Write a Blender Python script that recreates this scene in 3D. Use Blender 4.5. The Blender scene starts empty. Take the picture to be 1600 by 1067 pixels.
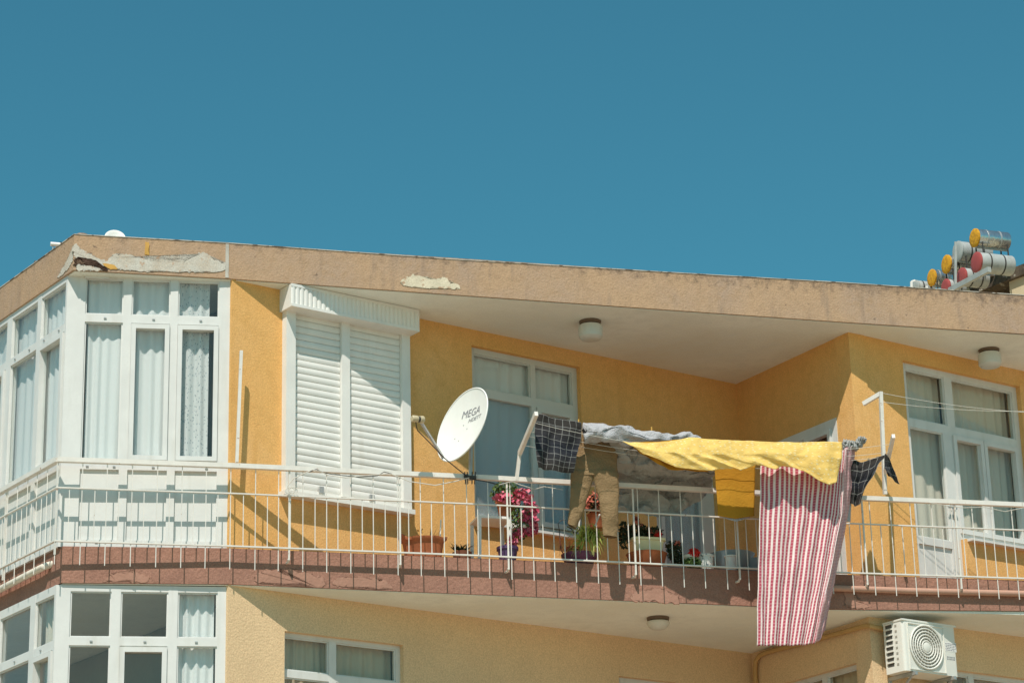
import bpy, bmesh, math, random
from mathutils import Vector, Matrix, noise
random.seed(7)
R = math.radians
scene = bpy.context.scene
COL = scene.collection

# ------------------------------------------------------------------ camera
F_PX, PITCH, ROLL, CAMZ = 3850.0, R(18.9), 0.026, 1.6
CAM = Vector((0, 0, CAMZ))
_fw = Vector((0, math.cos(PITCH), math.sin(PITCH)))
_r0 = Vector((1, 0, 0)); _u0 = Vector((0, -math.sin(PITCH), math.cos(PITCH)))
_rt = _r0 * math.cos(ROLL) - _u0 * math.sin(ROLL)
_up = _u0 * math.cos(ROLL) + _r0 * math.sin(ROLL)
cd = bpy.data.cameras.new('camera'); cam = bpy.data.objects.new('camera', cd); COL.objects.link(cam)
cd.sensor_width = 36; cd.lens = F_PX / 1600 * 36; cd.clip_start = 0.5; cd.clip_end = 6000
m = Matrix.Identity(4)
for i in range(3):
    m[i][0] = _rt[i]; m[i][1] = _up[i]; m[i][2] = -_fw[i]; m[i][3] = CAM[i]
cam.matrix_world = m
scene.camera = cam

# ------------------------------------------------------------------ sky, sun, exposure
SUN_TO = Vector((-0.12, -0.666, 1.0)).normalized()       # direction towards the sun
world = bpy.data.worlds.new('World'); scene.world = world; world.use_nodes = True
nt = world.node_tree; nt.nodes.clear()
sky = nt.nodes.new('ShaderNodeTexSky'); sky.sky_type = 'NISHITA'; sky.sun_disc = False
sky.sun_elevation = math.asin(SUN_TO.z); sky.sun_rotation = math.atan2(SUN_TO.x, SUN_TO.y)
sky.altitude = 0; sky.air_density = 1.0; sky.dust_density = 0.3; sky.ozone_density = 2.0
tint = nt.nodes.new('ShaderNodeMix'); tint.data_type = 'RGBA'; tint.blend_type = 'MULTIPLY'
tint.inputs['Factor'].default_value = 1.0
tint.inputs['B'].default_value = (0.395, 1.05, 0.92, 1)    # the film's teal rendering of the blue sky, whole dome alike
bg = nt.nodes.new('ShaderNodeBackground'); bg.inputs['Strength'].default_value = 0.0945
wo = nt.nodes.new('ShaderNodeOutputWorld')
nt.links.new(sky.outputs[0], tint.inputs['A']); nt.links.new(tint.outputs['Result'], bg.inputs['Color'])
nt.links.new(bg.outputs[0], wo.inputs[0])
sl = bpy.data.lights.new('sun', 'SUN'); sl.energy = 4.5; sl.angle = R(0.5); sl.color = (1.0, 0.92, 0.84)
so = bpy.data.objects.new('sun', sl); COL.objects.link(so); so.location = (0, 0, 60)
so.rotation_euler = (-SUN_TO).to_track_quat('-Z', 'Y').to_euler()
vs = scene.view_settings
vs.view_transform = 'Standard'; vs.look = 'None'; vs.gamma = 1; vs.use_curve_mapping = False; vs.exposure = 0.1
scene.cycles.max_bounces = 8; scene.cycles.transparent_max_bounces = 16

# ------------------------------------------------------------------ helpers: places
def zpt(px, py, z):
    d = _fw + _rt * ((px - 800) / F_PX) - _up * ((py - 533.5) / F_PX)
    return CAM + d * ((z - CAMZ) / d.z)
def dpt(px, py, y):
    d = _fw + _rt * ((px - 800) / F_PX) - _up * ((py - 533.5) / F_PX)
    return CAM + d * (y / d.y)
class Frame:
    """a vertical plane of the house: u along it, z up, off towards the street"""
    def __init__(s, o, ang):
        s.o = Vector((o[0], o[1], 0)); a = R(ang); s.a = a
        s.d = Vector((math.cos(a), math.sin(a), 0)); s.n = Vector((math.sin(a), -math.cos(a), 0))
    def P(s, u, z, off=0.0):
        p = s.o + s.d * u + s.n * off; return Vector((p.x, p.y, z))
    def at(s, px, py, off=0.0):
        d = _fw + _rt * ((px - 800) / F_PX) - _up * ((py - 533.5) / F_PX)
        o = s.o + s.n * off - Vector((CAM.x, CAM.y, 0))
        t = s.n.dot(o) / s.n.dot(d); return CAM + d * t
    def uz(s, px, py, off=0.0):
        p = s.at(px, py, off); return (p - s.o).dot(s.d), p.z
ZS, ZB, ZF = 7.55, 7.185, 10.355          # balcony floor, its underside, roof underside
F = Frame((-2.817, 23.371), 16.18)        # balcony edge
A = Frame((-2.841, 23.364), 35.8)         # long angled wall
A1 = Vector((2.592, 27.285, 0)); LA = 6.700
C0 = Vector((3.687, 25.556, 0)); LB = (C0 - A1).length
B = Frame(A1, -57.66)                     # return wall
C = Frame(C0, 35.5)                       # next angled wall
W = Frame((-2.850, 23.413), 9.5)          # glazed bay, front
LO = W.P(-1.612, 0); LL = 7.0
_ld = Vector((math.cos(R(125.5)), math.sin(R(125.5)), 0))
L = Frame(LO + _ld * LL, -54.5)           # glazed bay, side; u grows towards the corner (u = LL there)
SC = Vector((-4.391, 23.128, 0)); RC = Vector((-4.360, 23.000, 0))

# ------------------------------------------------------------------ helpers: meshes
class MB:
    def __init__(s): s.v = []; s.f = []; s.uv = []
    def add(s, vs, fs, uvs=None):
        n = len(s.v); s.v += [Vector(p) for p in vs]
        for i, f in enumerate(fs):
            s.f.append([n + j for j in f])
            s.uv.append([uvs[j] for j in f] if uvs else None)
        return s
    def hexa(s, p):   # 8 pts: bottom 4 ccw, top 4 ccw
        return s.add(p, [(3, 2, 1, 0), (4, 5, 6, 7), (0, 1, 5, 4), (1, 2, 6, 5), (2, 3, 7, 6), (3, 0, 4, 7)])
    def box(s, fr, u0, u1, z0, z1, o0, o1):   # o1 > o0, o1 nearer the street
        P = fr.P
        return s.hexa([P(u0, z0, o1), P(u1, z0, o1), P(u1, z0, o0), P(u0, z0, o0), P(u0, z1, o1), P(u1, z1, o1), P(u1, z1, o0), P(u0, z1, o0)])
    def bar(s, a, b, w, h, side=None):        # rectangular bar from a to b; h along z-ish
        a = Vector(a); b = Vector(b); d = (b - a).normalized()
        up = Vector((0, 0, 1)) if abs(d.z) < 0.95 else (side or F.n)
        x = d.cross(up).normalized() * (w / 2); y = x.cross(d).normalized() * (h / 2)
        return s.hexa([a - x - y, a + x - y, b + x - y, b - x - y, a - x + y, a + x + y, b + x + y, b - x + y])
    def tube(s, pts, r, n=8, cap=True):
        pts = [Vector(p) for p in pts]; rs = r if isinstance(r, (list, tuple)) else [r] * len(pts)
        vs = []; fs = []; ref = None
        for i, p in enumerate(pts):
            d = (pts[min(i + 1, len(pts) - 1)] - pts[max(i - 1, 0)]).normalized()
            if ref is None: ref = Vector((0, 0, 1)) if abs(d.z) < 0.9 else Vector((1, 0, 0))
            x = d.cross(ref).normalized(); y = x.cross(d).normalized(); ref = y
            for k in range(n):
                a = 2 * math.pi * k / n; vs.append(p + (x * math.cos(a) + y * math.sin(a)) * rs[i])
        for i in range(len(pts) - 1):
            for k in range(n):
                k2 = (k + 1) % n; fs.append((i * n + k, i * n + k2, (i + 1) * n + k2, (i + 1) * n + k))
        if cap: fs.append(tuple(range(n))[::-1]); fs.append(tuple((len(pts) - 1) * n + k for k in range(n)))
        return s.add(vs, fs)
    def lathe(s, c, prof, n=20, axis=None, xs=1.0, ys=1.0, rot=0.0):   # prof [(r, h)] from base c along axis
        c = Vector(c); ax = (Vector(axis) if axis else Vector((0, 0, 1))).normalized()
        x = ax.orthogonal().normalized(); y = ax.cross(x)
        if axis is None: x = Vector((math.cos(rot), math.sin(rot), 0)); y = Vector((-math.sin(rot), math.cos(rot), 0))
        vs = []; fs = []
        for r, h in prof:
            for k in range(n):
                a = 2 * math.pi * k / n; vs.append(c + ax * h + x * (r * xs * math.cos(a)) + y * (r * ys * math.sin(a)))
        for i in range(len(prof) - 1):
            for k in range(n):
                k2 = (k + 1) % n; fs.append((i * n + k, i * n + k2, (i + 1) * n + k2, (i + 1) * n + k))
        fs.append(tuple(range(n))[::-1]); fs.append(tuple((len(prof) - 1) * n + k for k in range(n)))
        return s.add(vs, fs)
    def grid(s, pts, uvs=None):               # pts[row][col]
        nr, nc = len(pts), len(pts[0]); vs = [p for r in pts for p in r]
        uv = uvs if uvs else [(c / (nc - 1), 1 - r / (nr - 1)) for r in range(nr) for c in range(nc)]
        fs = [(r * nc + c, (r + 1) * nc + c, (r + 1) * nc + c + 1, r * nc + c + 1) for r in range(nr - 1) for c in range(nc - 1)]
        return s.add(vs, fs, uv)
    def prism(s, poly, z0, z1, z1s=None, z0s=None):   # plan polygon (ccw), optional per-vertex heights
        n = len(poly); vs = [Vector((p[0], p[1], (z0s[i] if z0s else z0))) for i, p in enumerate(poly)]
        vs += [Vector((p[0], p[1], (z1s[i] if z1s else z1))) for i, p in enumerate(poly)]
        fs = [tuple(range(n))[::-1], tuple(range(n, 2 * n))] + [(i, (i + 1) % n, n + (i + 1) % n, n + i) for i in range(n)]
        return s.add(vs, fs)
    def wall(s, fr, u0, u1, z0, z1, th, holes):
        us = sorted({u0, u1} | {h[i] for h in holes for i in (0, 1) if u0 < h[i] < u1})
        zs = sorted({z0, z1} | {h[i] for h in holes for i in (2, 3) if z0 < h[i] < z1})
        solid = {}
        for i in range(len(us) - 1):
            for j in range(len(zs) - 1):
                cu = (us[i] + us[i + 1]) / 2; cz = (zs[j] + zs[j + 1]) / 2
                solid[i, j] = not any(h[0] < cu < h[1] and h[2] < cz < h[3] for h in holes)
        P = fr.P
        for (i, j), ok in solid.items():
            if not ok: continue
            a, b, c, d = us[i], us[i + 1], zs[j], zs[j + 1]
            q = lambda *p: s.add(p, [(0, 1, 2, 3)])
            q(P(a, c), P(b, c), P(b, d), P(a, d)); q(P(b, c, -th), P(a, c, -th), P(a, d, -th), P(b, d, -th))
            if not solid.get((i - 1, j)): q(P(a, c, -th), P(a, c), P(a, d), P(a, d, -th))
            if not solid.get((i + 1, j)): q(P(b, c), P(b, c, -th), P(b, d, -th), P(b, d))
            if not solid.get((i, j - 1)): q(P(a, c, -th), P(b, c, -th), P(b, c), P(a, c))
            if not solid.get((i, j + 1)): q(P(a, d), P(b, d), P(b, d, -th), P(a, d, -th))
        return s
    def build(s, name, mat, parent=None, smooth=False, loc=None, mats=None):
        if parent is not None: o0 = world_loc(parent) if loc is None else Vector(loc)
        elif loc is not None: o0 = Vector(loc)
        else:
            xs = [p.x for p in s.v]; ys = [p.y for p in s.v]; zs = [p.z for p in s.v]
            o0 = Vector(((min(xs) + max(xs)) / 2, (min(ys) + max(ys)) / 2, min(zs)))
        me = bpy.data.meshes.new(name); me.from_pydata([p - o0 for p in s.v], [], s.f)
        if any(u for u in s.uv):
            ul = me.uv_layers.new(name='UVMap'); k = 0
            for u, f in zip(s.uv, s.f):
                for j in range(len(f)):
                    ul.data[k].uv = u[j] if u else (0, 0); k += 1
        me.materials.append(mat)
        if smooth:
            for p in me.polygons: p.use_smooth = True
            if smooth != True: me.set_sharp_from_angle(angle=R(smooth))
        me.update()
        o = bpy.data.objects.new(name, me); COL.objects.link(o); WL[o.name] = o0
        if parent is not None:
            o.parent = parent; o.location = o0 - world_loc(parent)
        else: o.location = o0
        return o
WL = {}
def world_loc(o): return WL[o.name]
def empty(name, loc):
    o = bpy.data.objects.new(name, None); COL.objects.link(o); o.location = loc; WL[o.name] = Vector(loc)
    o.empty_display_size = 0.2; return o
def tag(o, label=None, cat=None, group=None, kind=None):
    if label: o['label'] = label
    if cat: o['category'] = cat
    if group: o['group'] = group
    if kind: o['kind'] = kind
    return o
def share(src, name, loc, parent, rot=None):   # another piece with the same mesh
    o = src.copy(); o.name = name; COL.objects.link(o); o.parent = parent
    o.location = Vector(loc) - (world_loc(parent) if parent else Vector()); WL[o.name] = Vector(loc)
    if rot is not None: o.rotation_euler = rot
    return o

# ------------------------------------------------------------------ materials
def lin(r, g, b):
    f = lambda c: (c / 255 / 12.92) if c / 255 <= 0.04045 else ((c / 255 + 0.055) / 1.055) ** 2.4
    return (f(r), f(g), f(b), 1)
def mat(name, col, rough=0.7, var=0.0, vscale=3.0, bump=0.0, bscale=60.0, col2=None, spec=0.4, metal=0.0, streak=None, speck=None, detail=6.0, grain=0.0, mould=False):
    m = bpy.data.materials.new(name); m.use_nodes = True; n = m.node_tree.nodes; l = m.node_tree.links
    b = n['Principled BSDF']; b.inputs['Roughness'].default_value = rough; b.inputs['Metallic'].default_value = metal
    b.inputs['Specular IOR Level'].default_value = spec
    c4 = tuple(col) if len(col) == 4 else (*col, 1); b.inputs['Base Color'].default_value = c4
    geo = n.new('ShaderNodeNewGeometry'); last = None
    def mix(a, bb, fac):
        x = n.new('ShaderNodeMix'); x.data_type = 'RGBA'
        for s_, v_ in (('A', a), ('B', bb)):
            if isinstance(v_, tuple): x.inputs[s_].default_value = v_
            else: l.new(v_, x.inputs[s_])
        l.new(fac, x.inputs['Factor']); return x.outputs['Result']
    def ns(scale, lo, hi, vec=None, det=5.0):
        t = n.new('ShaderNodeTexNoise'); t.inputs['Scale'].default_value = scale; t.inputs['Detail'].default_value = det
        l.new(vec if vec else geo.outputs['Position'], t.inputs['Vector'])
        r = n.new('ShaderNodeMapRange'); r.inputs['From Min'].default_value = lo; r.inputs['From Max'].default_value = hi
        l.new(t.outputs['Fac'], r.inputs['Value']); return r.outputs['Result']
    cur = c4
    if var:
        d = tuple(c * (1 - var) for c in c4[:3]) + (1,)
        cur = mix(cur, col2 if col2 else d, ns(vscale, 0.4, 0.68))
        cur = mix(cur, tuple(c * (1 - var * 0.6) for c in c4[:3]) + (1,), ns(vscale * 9, 0.45, 0.75))
    if streak:                                    # rain streaks, long in z
        mp = n.new('ShaderNodeMapping'); mp.inputs['Scale'].default_value = (5, 5, 0.7); l.new(geo.outputs['Position'], mp.inputs['Vector'])
        cur = mix(cur, streak, ns(1.6, 0.56, 0.78, mp.outputs['Vector']))
    if speck: cur = mix(cur, speck[0], ns(speck[1], speck[2], speck[2] + 0.08, det=8))
    if grain:                                     # sandy grain of the render coat
        t = n.new('ShaderNodeTexNoise'); t.inputs['Scale'].default_value = 75; t.inputs['Detail'].default_value = 2; l.new(geo.outputs['Position'], t.inputs['Vector'])
        r_ = n.new('ShaderNodeMapRange'); r_.inputs['From Min'].default_value = 0.3; r_.inputs['From Max'].default_value = 0.7; r_.inputs['To Min'].default_value = 1 - grain; r_.inputs['To Max'].default_value = 1 + grain
        l.new(t.outputs['Fac'], r_.inputs['Value']); x = n.new('ShaderNodeMix'); x.data_type = 'RGBA'; x.blend_type = 'MULTIPLY'; x.inputs['Factor'].default_value = 1
        cc = n.new('ShaderNodeCombineColor')
        for k_ in range(3): l.new(r_.outputs['Result'], cc.inputs[k_])
        if isinstance(cur, tuple): x.inputs['A'].default_value = cur
        else: l.new(cur, x.inputs['A'])
        l.new(cc.outputs[0], x.inputs['B']); cur = x.outputs['Result']
    if mould:                                     # black mould growing down from the wet top edge
        sx = n.new('ShaderNodeSeparateXYZ'); l.new(geo.outputs['Position'], sx.inputs[0])
        zz = n.new('ShaderNodeMapRange'); zz.inputs['From Min'].default_value = 10.60; zz.inputs['From Max'].default_value = 10.80; l.new(sx.outputs['Z'], zz.inputs['Value'])
        t = n.new('ShaderNodeTexNoise'); t.inputs['Scale'].default_value = 11; t.inputs['Detail'].default_value = 9; t.inputs['Roughness'].default_value = 0.75; l.new(geo.outputs['Position'], t.inputs['Vector'])
        ad = n.new('ShaderNodeMath'); ad.operation = 'MULTIPLY_ADD'; ad.inputs[1].default_value = 0.22; l.new(zz.outputs['Result'], ad.inputs[0]); l.new(t.outputs['Fac'], ad.inputs[2])
        th = n.new('ShaderNodeMapRange'); th.inputs['From Min'].default_value = 0.61; th.inputs['From Max'].default_value = 0.80; th.inputs['To Max'].default_value = 0.75; l.new(ad.outputs[0], th.inputs['Value'])
        cur = mix(cur, (0.14, 0.10, 0.075, 1), th.outputs['Result'])
    if not isinstance(cur, tuple): l.new(cur, b.inputs['Base Color'])
    if bump:
        t = n.new('ShaderNodeTexNoise'); t.inputs['Scale'].default_value = bscale; t.inputs['Detail'].default_value = detail
        l.new(geo.outputs['Position'], t.inputs['Vector'])
        bp = n.new('ShaderNodeBump'); bp.inputs['Strength'].default_value = min(1, bump * 40); bp.inputs['Distance'].default_value = bump
        l.new(t.outputs['Fac'], bp.inputs['Height']); l.new(bp.outputs['Normal'], b.inputs['Normal'])
    return m
def uvmat(name, build, rough=0.85, bump=0.004, trans=0.0):
    m = bpy.data.materials.new(name); m.use_nodes = True; n = m.node_tree.nodes; l = m.node_tree.links
    b = n['Principled BSDF']; b.inputs['Roughness'].default_value = rough; b.inputs['Specular IOR Level'].default_value = 0.15
    uv = n.new('ShaderNodeUVMap'); c = build(n, l, uv.outputs['UV'])
    if isinstance(c, tuple): b.inputs['Base Color'].default_value = c
    else: l.new(c, b.inputs['Base Color'])
    if bump:
        t = n.new('ShaderNodeTexNoise'); t.inputs['Scale'].default_value = 28; t.inputs['Detail'].default_value = 5; t.inputs['Distortion'].default_value = 1.5
        g = n.new('ShaderNodeNewGeometry'); l.new(g.outputs['Position'], t.inputs['Vector'])
        bp = n.new('ShaderNodeBump'); bp.inputs['Strength'].default_value = 0.6; bp.inputs['Distance'].default_value = bump * 3
        l.new(t.outputs['Fac'], bp.inputs['Height']); l.new(bp.outputs['Normal'], b.inputs['Normal'])
    if trans:
        tr = n.new('ShaderNodeBsdfTranslucent'); mx = n.new('ShaderNodeMixShader'); mx.inputs[0].default_value = trans
        if isinstance(c, tuple): tr.inputs['Color'].default_value = c
        else: l.new(c, tr.inputs['Color'])
        out = n['Material Output']; l.new(b.outputs[0], mx.inputs[1]); l.new(tr.outputs[0], mx.inputs[2]); l.new(mx.outputs[0], out.inputs['Surface'])
    return m
def glassmat(name, tintc, refl=1.0, haze=0.0):
    m = bpy.data.materials.new(name); m.use_nodes = True; n = m.node_tree.nodes; l = m.node_tree.links
    n.remove(n['Principled BSDF']); out = n['Material Output']
    t = n.new('ShaderNodeBsdfTransparent'); t.inputs[0].default_value = tintc
    g = n.new('ShaderNodeBsdfGlossy'); g.inputs['Roughness'].default_value = 0.02; g.inputs['Color'].default_value = (0.95, 0.97, 0.97, 1)
    gg = n.new('ShaderNodeNewGeometry'); dt = n.new('ShaderNodeVectorMath'); dt.operation = 'DOT_PRODUCT'
    l.new(gg.outputs['Normal'], dt.inputs[0]); l.new(gg.outputs['Incoming'], dt.inputs[1])
    def mth(op, a_, b_):
        q = n.new('ShaderNodeMath'); q.operation = op
        for k_, v_ in ((0, a_), (1, b_)):
            if v_ is None: continue
            if isinstance(v_, (int, float)): q.inputs[k_].default_value = v_
            else: l.new(v_, q.inputs[k_])
        return q.outputs[0]
    c_ = mth('ABSOLUTE', dt.outputs['Value'], None); sch = mth('POWER', mth('SUBTRACT', 1.0, c_), 5.0)
    ml = n.new('ShaderNodeMath'); ml.operation = 'MULTIPLY_ADD'; ml.inputs[1].default_value = 0.9; ml.inputs[2].default_value = 0.032 * refl; ml.use_clamp = True
    l.new(sch, ml.inputs[0])
    geo = n.new('ShaderNodeNewGeometry'); tx = n.new('ShaderNodeTexNoise'); tx.inputs['Scale'].default_value = 1.6
    l.new(geo.outputs['Position'], tx.inputs['Vector'])
    bp = n.new('ShaderNodeBump'); bp.inputs['Strength'].default_value = 0.05; bp.inputs['Distance'].default_value = 0.02
    l.new(tx.outputs['Fac'], bp.inputs['Height']); l.new(bp.outputs['Normal'], g.inputs['Normal'])
    base = t.outputs[0]
    if haze:                                       # pale diffuse veil painted in for the pane's hazy sky reflection
        d = n.new('ShaderNodeBsdfDiffuse'); d.inputs[0].default_value = (0.5, 0.52, 0.5, 1)
        mh = n.new('ShaderNodeMixShader'); mh.inputs[0].default_value = haze; l.new(t.outputs[0], mh.inputs[1]); l.new(d.outputs[0], mh.inputs[2]); base = mh.outputs[0]
    mx = n.new('ShaderNodeMixShader'); l.new(ml.outputs[0], mx.inputs[0]); l.new(base, mx.inputs[1]); l.new(g.outputs[0], mx.inputs[2])
    l.new(mx.outputs[0], out.inputs['Surface'])
    return m
M = {}
M['yellow'] = mat('yellow_stucco', (0.74, 0.415, 0.142), 0.92, 0.14, 0.9, 0.010, 55, col2=(0.74, 0.44, 0.18, 1), streak=(0.67, 0.375, 0.128, 1), spec=0.1, grain=0.12)
M['beige'] = mat('beige_stucco', (0.75, 0.54, 0.32), 0.92, 0.10, 1.5, 0.011, 46, spec=0.1, grain=0.14)
M['fascia'] = mat('roof_edge_plaster', (0.455, 0.305, 0.19), 0.95, 0.22, 1.6, 0.012, 45, col2=(0.40, 0.285, 0.205, 1), streak=(0.30, 0.215, 0.155, 1), speck=((0.2, 0.14, 0.1, 1), 14, 0.68), spec=0.1, grain=0.10, mould=True)
M['slab'] = mat('balcony_edge_plaster', (0.345, 0.185, 0.135), 0.95, 0.18, 3.0, 0.016, 30, col2=(0.29, 0.155, 0.115, 1), spec=0.1, grain=0.15)
M['soffit'] = mat('soffit_paint', (0.84, 0.87, 0.80), 0.9, 0.16, 0.8, 0.004, 60, col2=(0.74, 0.75, 0.66, 1), spec=0.1, grain=0.05)
M['cement'] = mat('grey_cement', (0.56, 0.53, 0.46), 0.95, 0.25, 7, 0.010, 50, col2=(0.50, 0.43, 0.34, 1), speck=((0.46, 0.32, 0.22, 1), 16, 0.60), spec=0.1, grain=0.12)
M['dirty_cement'] = mat('weathered_cement', (0.56, 0.52, 0.45), 0.95, 0.4, 6, speck=((0.16, 0.12, 0.09, 1), 9, 0.52), spec=0.1)
M['cream_patch'] = mat('cream_plaster', (0.70, 0.62, 0.46), 0.95, 0.2, 9, 0.010, 45, speck=((0.47, 0.32, 0.21, 1), 15, 0.58), spec=0.1, grain=0.1)
M['ochre_patch'] = mat('ochre_paint', (0.62, 0.36, 0.10), 0.95, 0.2, 9, 0.004, 60, spec=0.1)
M['pink_patch'] = mat('pale_pink_plaster', (0.405, 0.225, 0.165), 0.95, 0.15, 6, 0.012, 35, spec=0.1)
M['broken'] = mat('broken_concrete', (0.10, 0.062, 0.045), 1.0, 0.5, 12, 0.03, 25, spec=0.05)
M['darkrust'] = mat('crumbling_concrete', (0.20, 0.13, 0.09), 1.0, 0.5, 20, 0.02, 40, spec=0.05)
M['pvc'] = mat('white_window_plastic', (0.68, 0.68, 0.645), 0.4, 0.08, 5, streak=(0.58, 0.57, 0.52, 1), spec=0.4)
M['pvc2'] = mat('aged_window_plastic', (0.60, 0.60, 0.55), 0.45, 0.06, 5, spec=0.4)
M['rail'] = mat('white_railing_paint', (0.74, 0.71, 0.645), 0.5, 0.12, 12, 0.002, 80, speck=((0.36, 0.2, 0.11, 1), 18, 0.665))
M['alu'] = mat('shutter_paint', (0.78, 0.77, 0.72), 0.5, 0.08, 4, streak=(0.68, 0.66, 0.60, 1))
M['grey_metal'] = mat('galvanised_steel', (0.46, 0.47, 0.46), 0.45, 0.2, 9, metal=0.5)
M['dark'] = mat('dark_metal', (0.05, 0.045, 0.04), 0.6)
M['black'] = mat('black_cable', (0.025, 0.025, 0.025), 0.6)
M['rope'] = mat('clothes_line', (0.6, 0.57, 0.5), 0.8)
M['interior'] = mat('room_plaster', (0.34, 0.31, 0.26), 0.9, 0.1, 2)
M['floor'] = mat('balcony_tiles', (0.40, 0.36, 0.30), 0.6, 0.15, 4)
M['asphalt'] = mat('ground_paving', (0.44, 0.355, 0.25), 0.95, 0.25, 0.3)
M['dish'] = mat('white_dish_paint', (0.80, 0.80, 0.75), 0.5, 0.05, 8)
M['lnb'] = mat('yellowed_plastic', (0.55, 0.47, 0.30), 0.5, 0.2, 20)
M['text'] = mat('grey_lettering', (0.22, 0.22, 0.24), 0.7)
M['terracotta'] = mat('terracotta', (0.42, 0.13, 0.05), 0.85, 0.3, 12, 0.003, 60)
M['brownpot'] = mat('brown_plastic_pot', (0.20, 0.07, 0.035), 0.6, 0.25, 12)
M['purple'] = mat('purple_pot', (0.085, 0.045, 0.12), 0.5, 0.2, 10)
M['plum'] = mat('plum_pot', (0.16, 0.045, 0.10), 0.6, 0.4, 40)
M['yellowpot'] = mat('pale_yellow_pot', (0.84, 0.74, 0.44), 0.6, 0.12, 10)
M['creampot'] = mat('cream_pot', (0.72, 0.68, 0.55), 0.6, 0.1, 10)
M['bluegrey'] = mat('blue_grey_plastic', (0.26, 0.34, 0.38), 0.5, 0.1, 6)
M['white'] = mat('white_plastic', (0.80, 0.79, 0.75), 0.45, 0.05, 8)
M['leaf'] = mat('leaf_green', (0.10, 0.16, 0.035), 0.6, 0.5, 25, col2=(0.05, 0.09, 0.02, 1))
M['grassleaf'] = mat('pale_strap_leaf', (0.50, 0.56, 0.13), 0.55, 0.3, 25, col2=(0.28, 0.36, 0.06, 1))
M['darkleaf'] = mat('dark_leaf', (0.035, 0.05, 0.02), 0.6, 0.5, 25)
M['pinkflower'] = mat('pink_petals', (0.56, 0.05, 0.13), 0.7, 0.5, 30, col2=(0.72, 0.30, 0.34, 1))
M['redflower'] = mat('red_petals', (0.78, 0.03, 0.02), 0.7, 0.3, 30)
M['salmon'] = mat('salmon_petals', (0.60, 0.17, 0.11), 0.7, 0.4, 30)
M['drystalk'] = mat('dry_stalk', (0.30, 0.20, 0.09), 0.8, 0.3, 30)
M['stake'] = mat('white_stake', (0.75, 0.73, 0.66), 0.6)
M['pipe_pink'] = mat('pink_painted_pipe', (0.50, 0.29, 0.21), 0.6, 0.12, 8)
M['pipe_white'] = mat('cream_pipe', (0.72, 0.66, 0.55), 0.6, 0.15, 10)
M['conduit'] = mat('ochre_conduit', (0.52, 0.33, 0.13), 0.7, 0.1, 8)
M['acwhite'] = mat('aircon_casing', (0.76, 0.75, 0.68), 0.45, 0.05, 6)
M['acdark'] = mat('aircon_fins', (0.10, 0.095, 0.085), 0.7)
M['acgrill'] = mat('aircon_recess', (0.36, 0.34, 0.29), 0.7)
M['lampglass'] = mat('frosted_lamp_glass', (0.62, 0.62, 0.56), 0.35, 0.05, 10)
M['lampbase'] = mat('bronze_lamp_base', (0.13, 0.085, 0.055), 0.5)
M['tankyellow'] = mat('foam_insulation', (0.72, 0.36, 0.02), 0.95, 0.35, 14, 0.02, 12, col2=(0.45, 0.2, 0.02, 1))
M['tankred'] = mat('red_tank_paint', (0.40, 0.075, 0.07), 0.6, 0.2, 6)
M['tankgrey'] = mat('grey_tank_paint', (0.42, 0.44, 0.42), 0.5, 0.2, 4, streak=(0.3, 0.3, 0.28, 1))
M['foil'] = mat('crinkled_foil', (0.62, 0.64, 0.64), 0.25, 0.1, 8, 0.02, 9, metal=0.9)
M['moss_shade'] = mat('mossy_shaded_concrete', (0.13, 0.10, 0.07), 1.0, 0.5, 4, 0.03, 6, speck=((0.45, 0.42, 0.34, 1), 5, 0.62))
M['neighbour'] = mat('cream_render', (0.68, 0.56, 0.37), 0.9, 0.12, 0.8)
M['sealant'] = mat('sealant', (0.56, 0.53, 0.46), 0.9, 0.3, 8, speck=((0.44, 0.31, 0.22, 1), 14, 0.56))
M['wood'] = mat('wooden_peg', (0.62, 0.36, 0.08), 0.7)
M['glass'] = glassmat('window_glass', (0.97, 0.985, 0.98, 1))
M['glassblue'] = glassmat('sky_lit_glass', (0.92, 0.95, 0.96, 1), 1.0, 0.22)

def solid_c(c): return lambda n, l, uv: c
def nodemix(n, l, a, b, fac):
    x = n.new('ShaderNodeMix'); x.data_type = 'RGBA'
    for s_, v_ in (('A', a), ('B', b)):
        if isinstance(v_, tuple): x.inputs[s_].default_value = v_
        else: l.new(v_, x.inputs[s_])
    l.new(fac, x.inputs['Factor']); return x.outputs['Result']
def wave(n, l, uv, axis, count, thr, soft=0.06):
    s = n.new('ShaderNodeSeparateXYZ'); l.new(uv, s.inputs[0])
    a = n.new('ShaderNodeMath'); a.operation = 'MULTIPLY'; a.inputs[1].default_value = count; l.new(s.outputs[axis], a.inputs[0])
    f = n.new('ShaderNodeMath'); f.operation = 'FRACT'; l.new(a.outputs[0], f.inputs[0])
    p = n.new('ShaderNodeMath'); p.operation = 'PINGPONG'; p.inputs[1].default_value = 0.5; l.new(f.outputs[0], p.inputs[0])
    r = n.new('ShaderNodeMapRange'); r.inputs['From Min'].default_value = thr - soft; r.inputs['From Max'].default_value = thr + soft; l.new(p.outputs[0], r.inputs['Value'])
    return r.outputs['Result']            # 0 near the period's edges, 1 in its middle
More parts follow.
